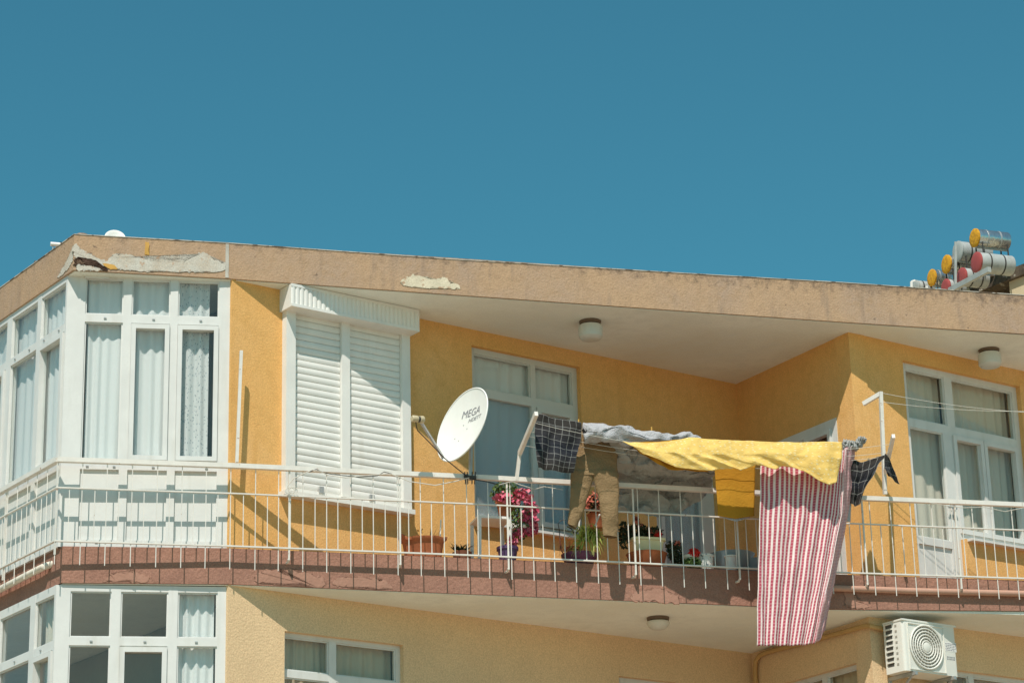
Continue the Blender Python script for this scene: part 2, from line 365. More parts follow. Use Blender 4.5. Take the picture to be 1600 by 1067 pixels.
def stripes(n, l, uv):
    red = (0.46, 0.07, 0.11, 1); pale = (0.84, 0.75, 0.71, 1); pink = (0.74, 0.42, 0.43, 1)
    base = nodemix(n, l, pale, red, wave(n, l, uv, 0, 19, 0.22))
    tick = wave(n, l, uv, 1, 62, 0.32)
    inner = wave(n, l, uv, 0, 19, 0.40, 0.04)
    mul = n.new('ShaderNodeMath'); mul.operation = 'MULTIPLY'; l.new(tick, mul.inputs[0]); l.new(wave(n, l, uv, 0, 19, 0.2), mul.inputs[1])
    m2 = n.new('ShaderNodeMath'); m2.operation = 'MULTIPLY'; m2.inputs[1].default_value = 0.5; l.new(mul.outputs[0], m2.inputs[0])
    return nodemix(n, l, base, pink, m2.outputs[0])
def dots(n, l, uv):
    v = n.new('ShaderNodeTexVoronoi'); v.inputs['Scale'].default_value = 22; v.inputs['Randomness'].default_value = 0.35
    mp = n.new('ShaderNodeMapping'); mp.inputs['Scale'].default_value = (1.9, 0.55, 1); l.new(uv, mp.inputs[0]); l.new(mp.outputs[0], v.inputs['Vector'])
    r = n.new('ShaderNodeMapRange'); r.inputs['From Min'].default_value = 0.26; r.inputs['From Max'].default_value = 0.18; l.new(v.outputs['Distance'], r.inputs['Value'])
    return nodemix(n, l, (0.93, 0.655, 0.20, 1), (0.94, 0.80, 0.44, 1), r.outputs['Result'])
def plaid(nx, ny):
    def f(n, l, uv):
        mx = n.new('ShaderNodeMath'); mx.operation = 'MINIMUM'
        l.new(wave(n, l, uv, 0, nx, 0.022, 0.02), mx.inputs[0]); l.new(wave(n, l, uv, 1, ny, 0.022, 0.02), mx.inputs[1])
        dark = nodemix(n, l, (0.030, 0.027, 0.024, 1), (0.024, 0.027, 0.036, 1), wave(n, l, uv, 1, 1.0, 0.3, 0.2))
        return nodemix(n, l, (0.30, 0.30, 0.28, 1), dark, mx.outputs[0])
    return f
def lace(n, l, uv):
    v = n.new('ShaderNodeTexVoronoi'); v.inputs['Scale'].default_value = 16
    mp = n.new('ShaderNodeMapping'); mp.inputs['Scale'].default_value = (1.0, 4.0, 1); l.new(uv, mp.inputs[0]); l.new(mp.outputs[0], v.inputs['Vector'])
    r = n.new('ShaderNodeMapRange'); r.inputs['From Min'].default_value = 0.32; r.inputs['From Max'].default_value = 0.2; l.new(v.outputs['Distance'], r.inputs['Value'])
    return nodemix(n, l, (0.88, 0.88, 0.86, 1), (0.50, 0.55, 0.56, 1), r.outputs['Result'])
M['stripes'] = uvmat('striped_cotton', stripes, trans=0.12)
M['dots'] = uvmat('dotted_yellow_cotton', dots, trans=0.18)
M['mustard'] = uvmat('mustard_cotton', solid_c((0.56, 0.285, 0.03, 1)), trans=0.25)
M['plaid'] = uvmat('charcoal_check_cotton', plaid(7, 8))
M['plaid2'] = uvmat('charcoal_check_cotton_fine', plaid(5, 4))
M['khaki'] = uvmat('khaki_cotton', solid_c((0.26, 0.175, 0.09, 1)), bump=0.008)
M['greycloth'] = uvmat('crumpled_grey_nylon', solid_c((0.36, 0.36, 0.34, 1)), rough=0.55, bump=0.012)
M['palecloth'] = uvmat('pale_crumpled_sheet', solid_c((0.42, 0.42, 0.43, 1)), rough=0.7, bump=0.012)
M['sheer'] = uvmat('sheer_curtain', solid_c((0.90, 0.90, 0.88, 1)), bump=0.002, trans=0.22)
M['lace'] = uvmat('patterned_curtain', lace, bump=0.002, trans=0.3)
M['drape'] = uvmat('taupe_drape', solid_c((0.60, 0.50, 0.35, 1)), bump=0.002, trans=0.1)
M['greydrape'] = uvmat('grey_blind', solid_c((0.70, 0.63, 0.52, 1)), bump=0.002, trans=0.1)
M['greysheer'] = uvmat('grey_sheer', solid_c((0.84, 0.84, 0.82, 1)), bump=0.002, trans=0.15)
M['maroon'] = uvmat('maroon_drape', solid_c((0.16, 0.05, 0.04, 1)), bump=0.002)

# ------------------------------------------------------------------ the setting
g = MB().add([(-3000, -3000, 0), (3000, -3000, 0), (3000, 3000, 0), (-3000, 3000, 0)], [(0, 1, 2, 3)])
tag(g.build('ground', M['asphalt'], loc=(0, 0, 0)), kind='structure')

house = empty('apartment_building', (0.0, 26.0, 0.0))
tag(house, 'yellow stucco apartment block with zigzag walls, wraparound balcony and flat pinkish roof edge', 'building')
def part(mb, name, m, parent=house, smooth=False): return mb.build(name, M[m] if isinstance(m, str) else m, parent, smooth)

# roof slab: edge rises slightly to the right
UE = 12.0; BK = -7.0
_lb = lambda c, t: (c.x + _ld.x * t, c.y + _ld.y * t)
def fpt(u, off=0): p = F.P(u, 0, off); return (p.x, p.y)
def roofpoly(us, corner):
    pts = [(corner.x, corner.y)] + [fpt(u) for u in us] + [fpt(UE, BK)]
    return pts + [_lb(corner, LL + 2.5)]
ru = [-0.05, 2.3, 4.5, 6.7, 8.9, UE]
rt = [10.725, 10.728, 10.738, 10.775, 10.815, 10.832, 10.85, 10.85, 10.70]
rb = [10.350, 10.350, 10.353, 10.357, 10.364, 10.380, 10.39, 10.355, 10.345]
roof = MB().prism(roofpoly(ru, RC), 0, 0, rt, rb)
roof = part(roof, 'roof_slab', 'fascia')
# painted underside, a sheet just below the slab, set back from the edge
def inset(poly, d):
    n = len(poly); out = []
    for i in range(n):
        p = Vector((*poly[i], 0)); a = Vector((*poly[i - 1], 0)); b = Vector((*poly[(i + 1) % n], 0))
        e1 = (p - a).normalized(); e2 = (b - p).normalized()
        n1 = Vector((-e1.y, e1.x, 0)); n2 = Vector((-e2.y, e2.x, 0)); k = (n1 + n2); k = k / max(0.3, k.dot(n1))
        out.append((p.x + k.x * d, p.y + k.y * d))
    return out
sp = inset(roofpoly(ru, RC), 0.025)
part(MB().prism(sp, 0, 0, [z - 0.002 for z in rb], [z - 0.008 for z in rb]), 'soffit', 'soffit')
# a thin weathered drip edge along the top
def edge_strip(pts, z0s, z1s, th, off):
    mb = MB()
    for i in range(len(pts) - 1):
        a, b = Vector((*pts[i], 0)), Vector((*pts[i + 1], 0)); d = (b - a).normalized(); n = Vector((d.y, -d.x, 0))
        q = [a + n * off, b + n * off, b - n * th, a - n * th]; lo = [z0s[i], z0s[i + 1], z0s[i + 1], z0s[i]]; hi = [z1s[i], z1s[i + 1], z1s[i + 1], z1s[i]]
        mb.hexa([Vector((p.x, p.y, z)) for p, z in zip(q, lo)] + [Vector((p.x, p.y, z)) for p, z in zip(q, hi)])
    return mb
ep = [_lb(RC, LL + 2.5)] + roofpoly(ru, RC)[:7]; ez = [rt[-1]] + rt[:7]
part(edge_strip(ep, [z + 0.001 for z in ez], [z + 0.009 for z in ez], 0.12, 0.006), 'drip_edge', 'dirty_cement', roof)

# balcony slab
su = [0.0, 2.5, 4.2, 6.3, 8.55, UE]
spoly = [(SC.x, SC.y)] + [fpt(u) for u in su] + [fpt(UE, BK), _lb(SC, LL + 2.0)]
st = [7.55, 7.55, 7.557, 7.555, 7.552, 7.575, 7.58, 7.55, 7.55]
sb = [7.190, 7.193, 7.205, 7.185, 7.180, 7.245, 7.25, 7.185, 7.19]
slab = part(MB().prism(spoly, 0, 0, st, sb), 'balcony_slab', 'slab')
sp2 = inset(spoly, 0.02)
part(MB().prism(sp2, 0, 0, [z - 0.002 for z in sb], [z - 0.008 for z in sb]), 'soffit', 'soffit')
low = part(MB().prism(inset(spoly, 0.05), 3.99, 4.36), 'balcony_slab', 'slab')

# walls with openings
hA = [(2.965, 4.42, 8.215, 10.165), (5.42, 6.32, 7.4, 9.55), (0.72, 2.05, 8.25, 10.12)]
hB = [(0.64, 1.75, 7.4, 9.46)]
hC = [(0.795, 1.54, 7.4, 10.17), (1.54, 2.64, 8.225, 10.17)]
hA2 = [(0.665, 2.05, 5.05, 6.80), (4.80, 6.20, 5.05, 6.745)]
hB2 = [(0.42, 1.79, 5.05, 6.74)]
hC2 = [(1.15, 2.90, 5.05, 6.735)]
TH = 0.22
part(MB().wall(A, 0.03, LA + 0.1, ZS - 0.03, ZF, TH, hA), 'wall', 'yellow')
part(MB().wall(B, 0.002, LB, ZS - 0.03, ZF, TH, hB), 'wall', 'yellow')
part(MB().wall(C, 0.002, LA, ZS - 0.03, ZF + 0.02, TH, hC), 'wall', 'yellow')
part(MB().wall(A, 0.03, LA + 0.1, 4.30, ZB + 0.015, TH, hA2), 'wall', 'beige')
part(MB().wall(B, 0.002, LB, 4.30, ZB + 0.015, TH, hB2), 'wall', 'beige')
part(MB().wall(C, 0.002, LA, 4.30, ZB + 0.06, TH, hC2), 'wall', 'beige')
for fr, a, b in ((A, 0.03, LA + 0.1), (B, 0.002, LB), (C, 0.002, LA), (W, -1.6, 0.03), (L, 0, LL)):
    part(MB().wall(fr, a, b, -0.1, 4.02, TH, []), 'wall', 'beige')
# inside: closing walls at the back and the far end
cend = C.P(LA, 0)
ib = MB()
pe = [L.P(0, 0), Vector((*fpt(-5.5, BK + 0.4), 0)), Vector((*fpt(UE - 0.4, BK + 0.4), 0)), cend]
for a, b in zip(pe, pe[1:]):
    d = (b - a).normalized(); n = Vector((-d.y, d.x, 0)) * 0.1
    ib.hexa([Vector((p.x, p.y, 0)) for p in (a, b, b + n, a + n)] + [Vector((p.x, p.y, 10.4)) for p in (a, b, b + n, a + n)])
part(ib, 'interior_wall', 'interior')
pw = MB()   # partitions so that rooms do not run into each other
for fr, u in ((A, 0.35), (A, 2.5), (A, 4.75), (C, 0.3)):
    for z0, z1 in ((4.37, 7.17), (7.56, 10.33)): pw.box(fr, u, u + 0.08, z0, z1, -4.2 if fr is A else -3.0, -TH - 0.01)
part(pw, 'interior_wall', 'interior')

# ------------------------------------------------------------------ windows
def window(fr, bars, panes, depth=-0.10, m='pvc', glass='glass', name='window', sashes=(), sill=None, panels=()):
    """bars (u0,u1,z0,z1): main frame; sashes: proud opening frames (u0,u1,z0,z1,w)"""
    mb = MB()
    for k, (a, b, c, d) in enumerate(bars):
        e = 0.0012 * (k % 4)
        mb.box(fr, a, b, c, d, depth - 0.035 - e, depth + 0.035 + e)
    w = part(mb, name, m)
    for (a, b, c, d) in panes:
        part(MB().box(fr, a - 0.012, b + 0.012, c - 0.012, d + 0.012, depth - 0.006, depth + 0.006), 'pane', glass, w)
        bd = MB()                                    # glazing bead round the pane
        for q in ((a, a + 0.014, c, d), (b - 0.014, b, c, d), (a + 0.014, b - 0.014, c, c + 0.014), (a + 0.014, b - 0.014, d - 0.014, d)):
            bd.box(fr, *q, depth + 0.008, depth + 0.022)
        part(bd, 'glazing_bead', m, w)
    for (a, b, c, d, t) in sashes:
        sm = MB()
        for q in ((a, a + t, c, d), (b - t, b, c, d), (a + t, b - t, c, c + t), (a + t, b - t, d - t, d)):
            sm.box(fr, *q, depth - 0.02, depth + 0.058)
        part(sm, 'sash', m, w)
    for (a, b, c, d) in panels: part(MB().box(fr, a - 0.01, b + 0.01, c - 0.01, d + 0.01, depth - 0.012, depth + 0.012), 'panel', m, w)
    if sill:
        a, b, z, o = sill
        sm = MB().hexa([fr.P(a, z - 0.035, o), fr.P(b, z - 0.035, o), fr.P(b, z - 0.035, depth), fr.P(a, z - 0.035, depth), fr.P(a, z - 0.008, o), fr.P(b, z - 0.008, o), fr.P(b, z + 0.008, depth), fr.P(a, z + 0.008, depth)])
        part(sm, 'sill', 'pvc', w)
    return w
def caps(fr, us, z, off, w):
    for u in us: part(MB().box(fr, u - 0.013, u + 0.013, z - 0.006, z + 0.006, off, off + 0.012), 'drain_cap', 'grey_metal', w)

# upper bay, front
fw_ = [(-1.612, -1.428), (-1.053, -0.970), (-0.586, -0.509), (-0.098, 0.028)]
zt = [(10.325, 10.352), (9.862, 9.945), (8.335, 8.437), (7.552, 7.625)]
bars = [(a, b, 7.552, 10.352) for a, b in fw_]
gaps = [(fw_[i][1], fw_[i + 1][0]) for i in range(3)]
for a, b in gaps: bars += [(a, b, c, d) for c, d in zt]
wb = window(W, bars, [(a, b, 9.945, 10.325) for a, b in gaps] + [(a, b, 8.437, 9.862) for a, b in gaps], depth=-0.035,
            sashes=[(-0.968, -0.588, 8.437, 9.848, 0.046), (-0.507, -0.100, 8.437, 9.848, 0.046)],
            panels=[(a, b, 7.625, 8.335) for a, b in gaps])
caps(W, [-1.23, -0.75, -0.28], 9.905, 0.001, wb); caps(W, [-1.36, -1.1, -0.72, -0.2], 8.365, 0.001, wb); caps(W, [-1.25, -0.72], 7.60, 0.001, wb)
# upper bay, side
lm = [(LL - 0.035, LL - 0.002)] + [(LL - b, LL - a) for a, b in ((0.60, 0.69), (1.32, 1.44), (2.05, 2.15), (2.78, 2.88), (3.5, 3.6), (4.3, 4.4), (5.1, 5.2), (6.0, 6.1))]
lm = sorted(lm); bars = [(a, b, 7.552, 10.352) for a, b in lm]
lg = [(lm[i][1], lm[i + 1][0]) for i in range(len(lm) - 1)]
zl = [(10.285, 10.352), (9.765, 9.845), (8.335, 8.437), (7.552, 7.625)]
for a, b in lg: bars += [(a, b, c, d) for c, d in zl]
wl = window(L, bars, [(a, b, 9.845, 10.285) for a, b in lg] + [(a, b, 8.437, 9.765) for a, b in lg], depth=-0.035,
            sashes=[(lg[-1][0] + .002, lg[-1][1] - .002, 8.437, 9.752, 0.046), (lg[-3][0] + .002, lg[-3][1] - .002, 8.437, 9.752, 0.046)],
            panels=[(a, b, 7.625, 8.335) for a, b in lg])
caps(L, [LL - 0.15, LL - 0.5, LL - 0.85, LL - 1.2], 9.805, 0.001, wl)
# lower bay, front and side
fl = [(-1.612, -1.477), (-1.088, -0.997), (-0.545, -0.453), (-0.071, 0.030)]
bars = [(a, b, 4.37, 7.175) for a, b in fl]; gl = [(fl[i][1], fl[i + 1][0]) for i in range(3)]
zq = [(7.115, 7.175), (6.588, 6.668), (5.17, 5.27), (4.37, 4.45)]
for a, b in gl: bars += [(a, b, c, d) for c, d in zq]
w2 = window(W, bars, [(a, b, 6.668, 7.115) for a, b in gl] + [(a, b, 5.27, 6.588) for a, b in gl], depth=-0.035,
            sashes=[(-0.995, -0.547, 5.27, 6.572, 0.047)], panels=[(a, b, 4.45, 5.17) for a, b in gl])
caps(W, [-1.27, -0.76, -0.27], 6.628, 0.001, w2)
lm2 = sorted([(LL - 0.035, LL - 0.002)] + [(LL - b, LL - a) for a, b in ((0.47, 0.58), (1.30, 1.40), (2.1, 2.2), (2.9, 3.0), (3.8, 3.9), (4.9, 5.0), (6.0, 6.1))])
bars = [(a, b, 4.37, 7.175) for a, b in lm2]; lg2 = [(lm2[i][1], lm2[i + 1][0]) for i in range(len(lm2) - 1)]
zq2 = [(7.09, 7.175), (6.55, 6.63), (5.17, 5.27), (4.37, 4.45)]
for a, b in lg2: bars += [(a, b, c, d) for c, d in zq2]
w3 = window(L, bars, [(a, b, 6.63, 7.09) for a, b in lg2] + [(a, b, 5.27, 6.55) for a, b in lg2], depth=-0.035,
            sashes=[(lg2[-1][0] + .002, lg2[-1][1] - .002, 5.27, 6.537, 0.046)], panels=[(a, b, 4.45, 5.17) for a, b in lg2])
caps(L, [LL - 0.3, LL - 0.9], 6.59, 0.001, w3)

# window in the long wall
wz = window(A, [(2.965, 3.03, 8.215, 10.165), (4.35, 4.42, 8.215, 10.165), (3.787, 3.849, 8.28, 10.10), (3.03, 4.35, 10.10, 10.165), (3.03, 4.35, 8.215, 8.28), (3.03, 3.787, 9.625, 9.72), (3.849, 4.35, 9.625, 9.72)],
       [(3.03, 3.787, 9.72, 10.10), (3.849, 4.35, 9.72, 10.10)], m='pvc2', glass='glass', sashes=[(3.852, 4.348, 8.285, 9.62, 0.055)], sill=(2.93, 4.46, 8.21, 0.07))
for a, b in ((3.03, 3.787), (3.849, 4.35)): part(MB().box(A, a - .01, b + .01, 8.27, 9.635, -0.106, -0.094), 'pane', 'glassblue', wz)
# balcony door in the long wall
window(A, [(5.42, 5.52, 7.56, 9.55), (6.17, 6.32, 7.56, 9.55), (5.52, 6.17, 9.45, 9.55), (5.52, 6.17, 7.56, 7.66)], [(5.52, 6.17, 7.66, 9.45)], m='pvc2', glass='glassblue', name='balcony_door', sashes=[(5.522, 6.168, 7.662, 9.448, 0.05)])
# balcony door in the return wall
window(B, [(0.64, 0.74, 7.56, 9.46), (1.65, 1.75, 7.56, 9.46), (0.74, 1.65, 9.36, 9.46), (0.74, 1.65, 7.56, 7.66)], [(0.74, 1.65, 7.66, 9.36)], m='pvc', name='balcony_door', depth=-0.03, sashes=[(1.2, 1.648, 7.662, 9.358, 0.05)])
# door and window in the right-hand angled wall
wd = window(C, [(0.795, 0.89, 7.56, 10.17), (1.395, 1.535, 7.56, 9.43), (2.565, 2.64, 8.225, 10.17), (0.89, 2.565, 10.10, 10.17), (0.89, 2.565, 9.43, 9.53), (1.48, 1.60, 9.53, 10.10), (1.535, 2.565, 8.225, 8.295), (0.89, 1.395, 7.56, 7.62), (0.89, 1.395, 8.105, 8.185)],
       [(0.89, 1.48, 9.53, 10.10), (1.60, 2.565, 9.53, 10.10), (0.89, 1.395, 8.185, 9.43), (1.535, 1.96, 8.295, 9.43), (2.06, 2.565, 8.295, 9.43)], m='pvc', name='balcony_door',
       sashes=[(1.537, 2.008, 8.297, 9.428, 0.05), (2.016, 2.563, 8.297, 9.428, 0.05)], sill=(1.57, 2.70, 8.23, 0.08), panels=[(0.89, 1.395, 7.62, 8.105)])
hd = MB().box(C, 1.445, 1.475, 8.45, 8.61, -0.062, -0.045); hd.bar(C.P(1.46, 8.56, -0.02), C.P(1.34, 8.565, -0.02), 0.018, 0.018); hd.bar(C.P(1.46, 8.56, -0.05), C.P(1.46, 8.56, -0.012), 0.018, 0.018)
part(hd, 'handle', 'grey_metal', wd)
# lower storey windows
window(A, [(0.665, 0.70, 5.05, 6.80), (2.0, 2.05, 5.05, 6.80), (1.21, 1.29, 5.1, 6.76), (0.70, 2.0, 6.76, 6.80), (0.70, 2.0, 5.05, 5.10), (0.70, 1.21, 6.36, 6.43), (1.29, 2.0, 6.36, 6.43)],
       [(0.70, 1.21, 6.43, 6.76), (1.29, 2.0, 6.43, 6.76), (0.70, 1.21, 5.1, 6.36), (1.29, 2.0, 5.1, 6.36)], m='pvc', sill=(0.62, 2.09, 5.04, 0.06))
window(A, [(4.80, 4.86, 5.05, 6.745), (6.14, 6.20, 5.05, 6.745), (5.45, 5.53, 5.1, 6.69), (4.86, 6.14, 6.69, 6.745), (4.86, 6.14, 5.05, 5.10)],
       [(4.86, 5.45, 5.1, 6.69), (5.53, 6.14, 5.1, 6.69)], m='pvc')
window(B, [(0.42, 0.47, 5.05, 6.74), (1.74, 1.79, 5.05, 6.74), (1.13, 1.225, 5.1, 6.70), (0.47, 1.74, 6.70, 6.74), (0.47, 1.74, 5.05, 5.10)],
       [(0.47, 1.13, 5.1, 6.70), (1.225, 1.74, 5.1, 6.70)], m='pvc')
window(C, [(1.15, 1.20, 5.05, 6.735), (2.85, 2.90, 5.05, 6.735), (1.465, 1.545, 5.1, 6.695), (1.20, 2.85, 6.695, 6.735), (1.20, 2.85, 5.05, 5.10)],
       [(1.20, 1.465, 5.1, 6.695), (1.545, 2.85, 5.1, 6.695)], m='pvc')

# ------------------------------------------------------------------ roller shutter on the long wall
sh = part(MB().box(A, 0.618, 0.728, 8.20, 10.12, 0.0, 0.085).box(A, 2.018, 2.118, 8.20, 10.12, 0.0, 0.085).box(A, 1.285, 1.382, 8.23, 10.12, 0.0, 0.075), 'roller_shutter', 'alu')
part(MB().box(A, 0.59, 2.14, 8.148, 8.198, 0.001, 0.115), 'sill', 'alu', sh)
for (ua, ub) in ((0.730, 1.283), (1.384, 2.016)):
    first = None; n = 26; z0 = 8.255; pitch = (10.115 - z0) / n; du = ub - ua
    for k in range(n):
        zc = z0 + k * pitch
        if first is None:
            prof = [(0.025, 0.0), (0.034, 0.005), (0.040, 0.024), (0.039, 0.046), (0.034, pitch - 0.006), (0.027, pitch - 0.001)]
            mb = MB(); rows = [[A.P(ua, zc + h, o), A.P(ub, zc + h, o)] for o, h in prof]
            mb.grid(rows[::-1]); mb.grid([[A.P(ua, zc + h, o - 0.008), A.P(ub, zc + h, o - 0.008)] for o, h in prof])
            first = mb.build('slat', M['alu'], sh, smooth=40, loc=A.P(ua, zc, 0))
        else: share(first, 'slat', A.P(ua, zc, 0) + Vector((0, 0, 0)) + A.n * random.uniform(-.002, .002), sh)
part(MB().box(A, 0.730, 1.283, 8.202, 8.250, 0.01, 0.05).box(A, 1.384, 2.016, 8.202, 8.250, 0.01, 0.05), 'bottom_bar', 'alu', sh)
for u in (1.02, 1.62): part(MB().box(A, u, u + 0.05, 8.235, 8.30, 0.052, 0.075), 'stop', 'grey_metal', sh)
# shutter box with fluted front
bx = MB(); UB0, UB1, ZB0, ZB1, OB = 0.585, 2.138, 10.095, 10.338, 0.235
nfl = 30; prof = []
for k in range(nfl * 6 + 1):
    t = k / (nfl * 6); ph = (t * nfl) % 1; o = OB - 0.006 + 0.011 * max(0, math.sin(ph * math.pi)) ** 0.6; prof.append((UB0 + (UB1 - UB0) * t, o))
bx.grid([[A.P(u, ZB1 - 0.03, o) for u, o in prof], [A.P(u, ZB0 + 0.03, o) for u, o in prof]])
bx.box(A, UB0, UB1, ZB1 - 0.03, ZB1, 0.0, OB + 0.006); bx.box(A, UB0, UB1, ZB0, ZB0 + 0.03, 0.002, OB + 0.006)
bx.box(A, UB0, UB0 + 0.02, ZB0 + 0.03, ZB1 - 0.03, 0.0, OB - 0.008); bx.box(A, UB1 - 0.02, UB1, ZB0 + 0.03, ZB1 - 0.03, 0.0, OB + 0.004)
part(bx, 'shutter_box', 'alu', sh)

# ------------------------------------------------------------------ patches on the roof edge and slab
def blob(fr, outline, off, m, name, parent, n=12, amp=0.012, mid=None):
    """ragged thin layer of plaster; outline in (px,py) on the frame's face"""
    pts = [fr.at(x, y, off) for x, y in outline]; rag = []
    for i in range(len(pts)):
        a, b = pts[i], pts[(i + 1) % len(pts)]
        for k in range(n):
            p = a.lerp(b, k / n); q = noise.noise_vector(p * 9.0) * amp * 1.3 + noise.noise_vector(p * 38.0) * amp * 1.6 + noise.noise_vector(p * 90.0) * amp * 0.9
            rag.append(p + fr.d * q.x + Vector((0, 0, q.z)))
    c = sum(rag, Vector()) / len(rag); N = len(rag)
    mb = MB(); bm = bmesh.new(); vs = [bm.verts.new(p) for p in rag]; f = bm.faces.new(vs)
    bmesh.ops.triangulate(bm, faces=[f]); bm.verts.index_update()
    tri = [[v.index for v in ff.verts] for ff in bm.faces]; bm.free()
    back = [p - fr.n * 0.02 for p in rag]
    mb.add(rag, tri); mb.add(rag + back, [(i, (i + 1) % N, N + (i + 1) % N, N + i) for i in range(N)][::1])
    return part(mb, name, m, parent)
_wf = Vector((*fpt(-0.05), 0)) - RC
FW = Frame(RC, math.degrees(math.atan2(_wf.y, _wf.x)))      # roof edge in front of the bay
FL = Frame(RC + _ld * 9.5, -54.5)                            # roof edge at the side
blob(FW, [(171, 402), (178, 396), (205, 398), (225, 403), (240, 408), (262, 409), (285, 408), (302, 400), (318, 394), (326, 398), (335, 405), (352, 413), (352, 425), (300, 425), (250, 424), (200, 422), (174, 420), (165, 412)], 0.006, 'cement', 'cement_repair', roof)
blob(FW, [(115, 382), (121, 381), (127, 389), (138, 396), (152, 402), (168, 408), (168, 416), (150, 412), (135, 408), (118, 405), (114, 396)], 0.005, 'cement', 'cement_repair', roof)
blob(FW, [(160, 411), (178, 414), (184, 421), (172, 421), (165, 416)], 0.009, 'ochre_patch', 'paint_patch', roof, amp=0.006)
blob(FW, [(226, 378), (232, 378), (234, 398), (226, 398)], 0.004, 'ochre_patch', 'paint_patch', roof, n=3, amp=0.008)
blob(FL, [(113, 384), (114, 404), (104, 424), (90, 434), (97, 420), (106, 404)], 0.006, 'cement', 'cement_repair', roof)
blob(F, [(626, 440), (630, 434), (645, 431), (660, 432), (675, 436), (690, 433), (698, 434), (705, 442), (716, 445), (718, 452), (700, 452), (680, 450), (650, 448), (630, 446)], 0.005, 'cream_patch', 'plaster_patch', roof)
part(MB().box(F, -0.070, -0.036, 10.356, 10.722, -0.02, 0.006), 'expansion_joint', 'sealant', roof)
# broken corner: crumbled concrete under the roof corner
mb = MB(); rows = []
hol = [(114, 405), (124, 404), (135, 405), (148, 409), (158, 413), (168, 418), (169, 421), (150, 420), (135, 416), (118, 415), (112, 416)]
blob(FW, hol, 0.010, 'broken', 'broken_concrete', roof, amp=0.02)
blob(FW, [(115, 416), (122, 413), (130, 416), (138, 415), (147, 419), (158, 421), (152, 424), (138, 422), (126, 422), (116, 421)], 0.014, 'cement', 'cement_repair', roof, amp=0.015)
blob(FW, [(119, 409), (127, 407), (134, 410), (130, 412), (121, 412)], 0.014, 'darkrust', 'broken_concrete', roof, amp=0.012)
part(MB().box(W, -1.44, -1.20, 10.318, 10.352, 0.004, 0.03), 'packing_board', 'pvc', roof)
# paler repairs and an irregular lip on the slab edge
def slabblob(o): return blob(F, o, 0.004, 'pink_patch', 'plaster_patch', slab, amp=0.02)
slabblob([(398, 908), (402, 894), (430, 889), (470, 893), (505, 900), (510, 914), (450, 914)])
slabblob([(520, 913), (530, 903), (560, 900), (600, 906), (612, 918), (560, 918)])
slabblob([(985, 938), (992, 922), (1030, 919), (1060, 928), (1062, 941), (1020, 941)])
slabblob([(1320, 925), (1330, 915), (1340, 938), (1360, 949), (1320, 950)])
WS = Frame(SC, math.degrees(math.atan2((F.o - SC).y, (F.o - SC).x)))
blob(WS, [(160, 908), (172, 898), (200, 894), (212, 893), (230, 905), (225, 909)], 0.004, 'pink_patch', 'plaster_patch', slab, amp=0.02)
LS = Frame(SC + _ld * 9.0, -54.5)

# ------------------------------------------------------------------ curtains (hung inside, each its own thing)
def curtain(fr, u0, u1, z0, z1, off, folds, amp, m, label, group=None, seed=0, gather=0.0):
    nu = max(24, folds * 8); nv = 14; rows = []
    for r in range(nv + 1):
        t = r / nv; row = []
        for c in range(nu + 1):
            s = c / nu; nn = noise.noise(Vector((s * folds * 0.6 + seed * 7.3, t * 0.8, seed)))
            w = math.sin((s * folds + 0.35 * nn + 0.1 * t) * 2 * math.pi) + 0.4 * math.sin(s * folds * 4.9 + seed)
            uu = u0 + (u1 - u0) * (s + gather * t * (s - 0.5) * 0.3)
            row.append(fr.P(uu, z1 + (z0 - z1) * t, off + amp * w * (0.75 + 0.25 * t)))
        rows.append(row)
    o = MB().grid(rows).build('curtain', M[m], smooth=True)
    return tag(o, label, 'curtain', group)
curtain(W, -1.40, -1.03, 8.05, 10.34, -0.095, 4, 0.014, 'sheer', 'white sheer curtain in the upper glazed bay, front pane next to the corner post', seed=1)
curtain(W, -1.03, -0.56, 8.05, 10.34, -0.105, 4, 0.015, 'sheer', 'white sheer curtain in the upper glazed bay, behind the middle front pane', seed=2)
curtain(W, -0.52, -0.19, 8.05, 10.34, -0.10, 3, 0.017, 'lace', 'patterned white curtain in the upper glazed bay, front pane next to the yellow wall', seed=3)
for k, (a, b, t) in enumerate(((0.05, 0.66, 'side pane nearest the corner post'), (0.64, 1.42, 'second side pane from the corner post'), (1.40, 2.9, 'at the left photo edge'))):
    curtain(L, LL - b, LL - a, 8.05, 10.3, -0.095, 5, 0.014, 'sheer', 'white sheer curtain in the upper glazed bay, ' + t, seed=4 + k)
curtain(W, -0.47, -0.10, 4.6, 7.15, -0.11, 4, 0.02, 'sheer', 'pale curtain in the lower glazed bay, front pane beside the beige wall', seed=8)
curtain(L, LL - 0.47, LL - 0.05, 4.6, 7.14, -0.12, 5, 0.022, 'greydrape', 'grey curtain in the lower glazed bay, side pane nearest the corner post', seed=9)
curtain(A, 2.99, 3.84, 8.2, 10.15, -0.16, 5, 0.012, 'greysheer', 'grey curtain behind the left half of the window beside the satellite dish', seed=10)
curtain(A, 3.82, 4.36, 8.2, 10.15, -0.165, 4, 0.012, 'greysheer', 'grey curtain behind the right half of the window beside the satellite dish', seed=11)
curtain(A, 5.48, 6.22, 7.6, 9.54, -0.17, 6, 0.012, 'greysheer', 'grey curtain behind the balcony door at the inner corner', seed=12)
curtain(B, 0.70, 1.62, 7.6, 9.46, -0.20, 7, 0.016, 'maroon', 'dark maroon curtain behind the door in the return wall', seed=13)
curtain(C, 0.86, 1.53, 7.6, 10.15, -0.22, 5, 0.014, 'greydrape', 'grey curtain behind the white-panelled door on the right', seed=14)
curtain(C, 1.55, 2.60, 8.1, 10.15, -0.22, 8, 0.014, 'greydrape', 'wide grey curtain behind the window at the right edge', seed=15)
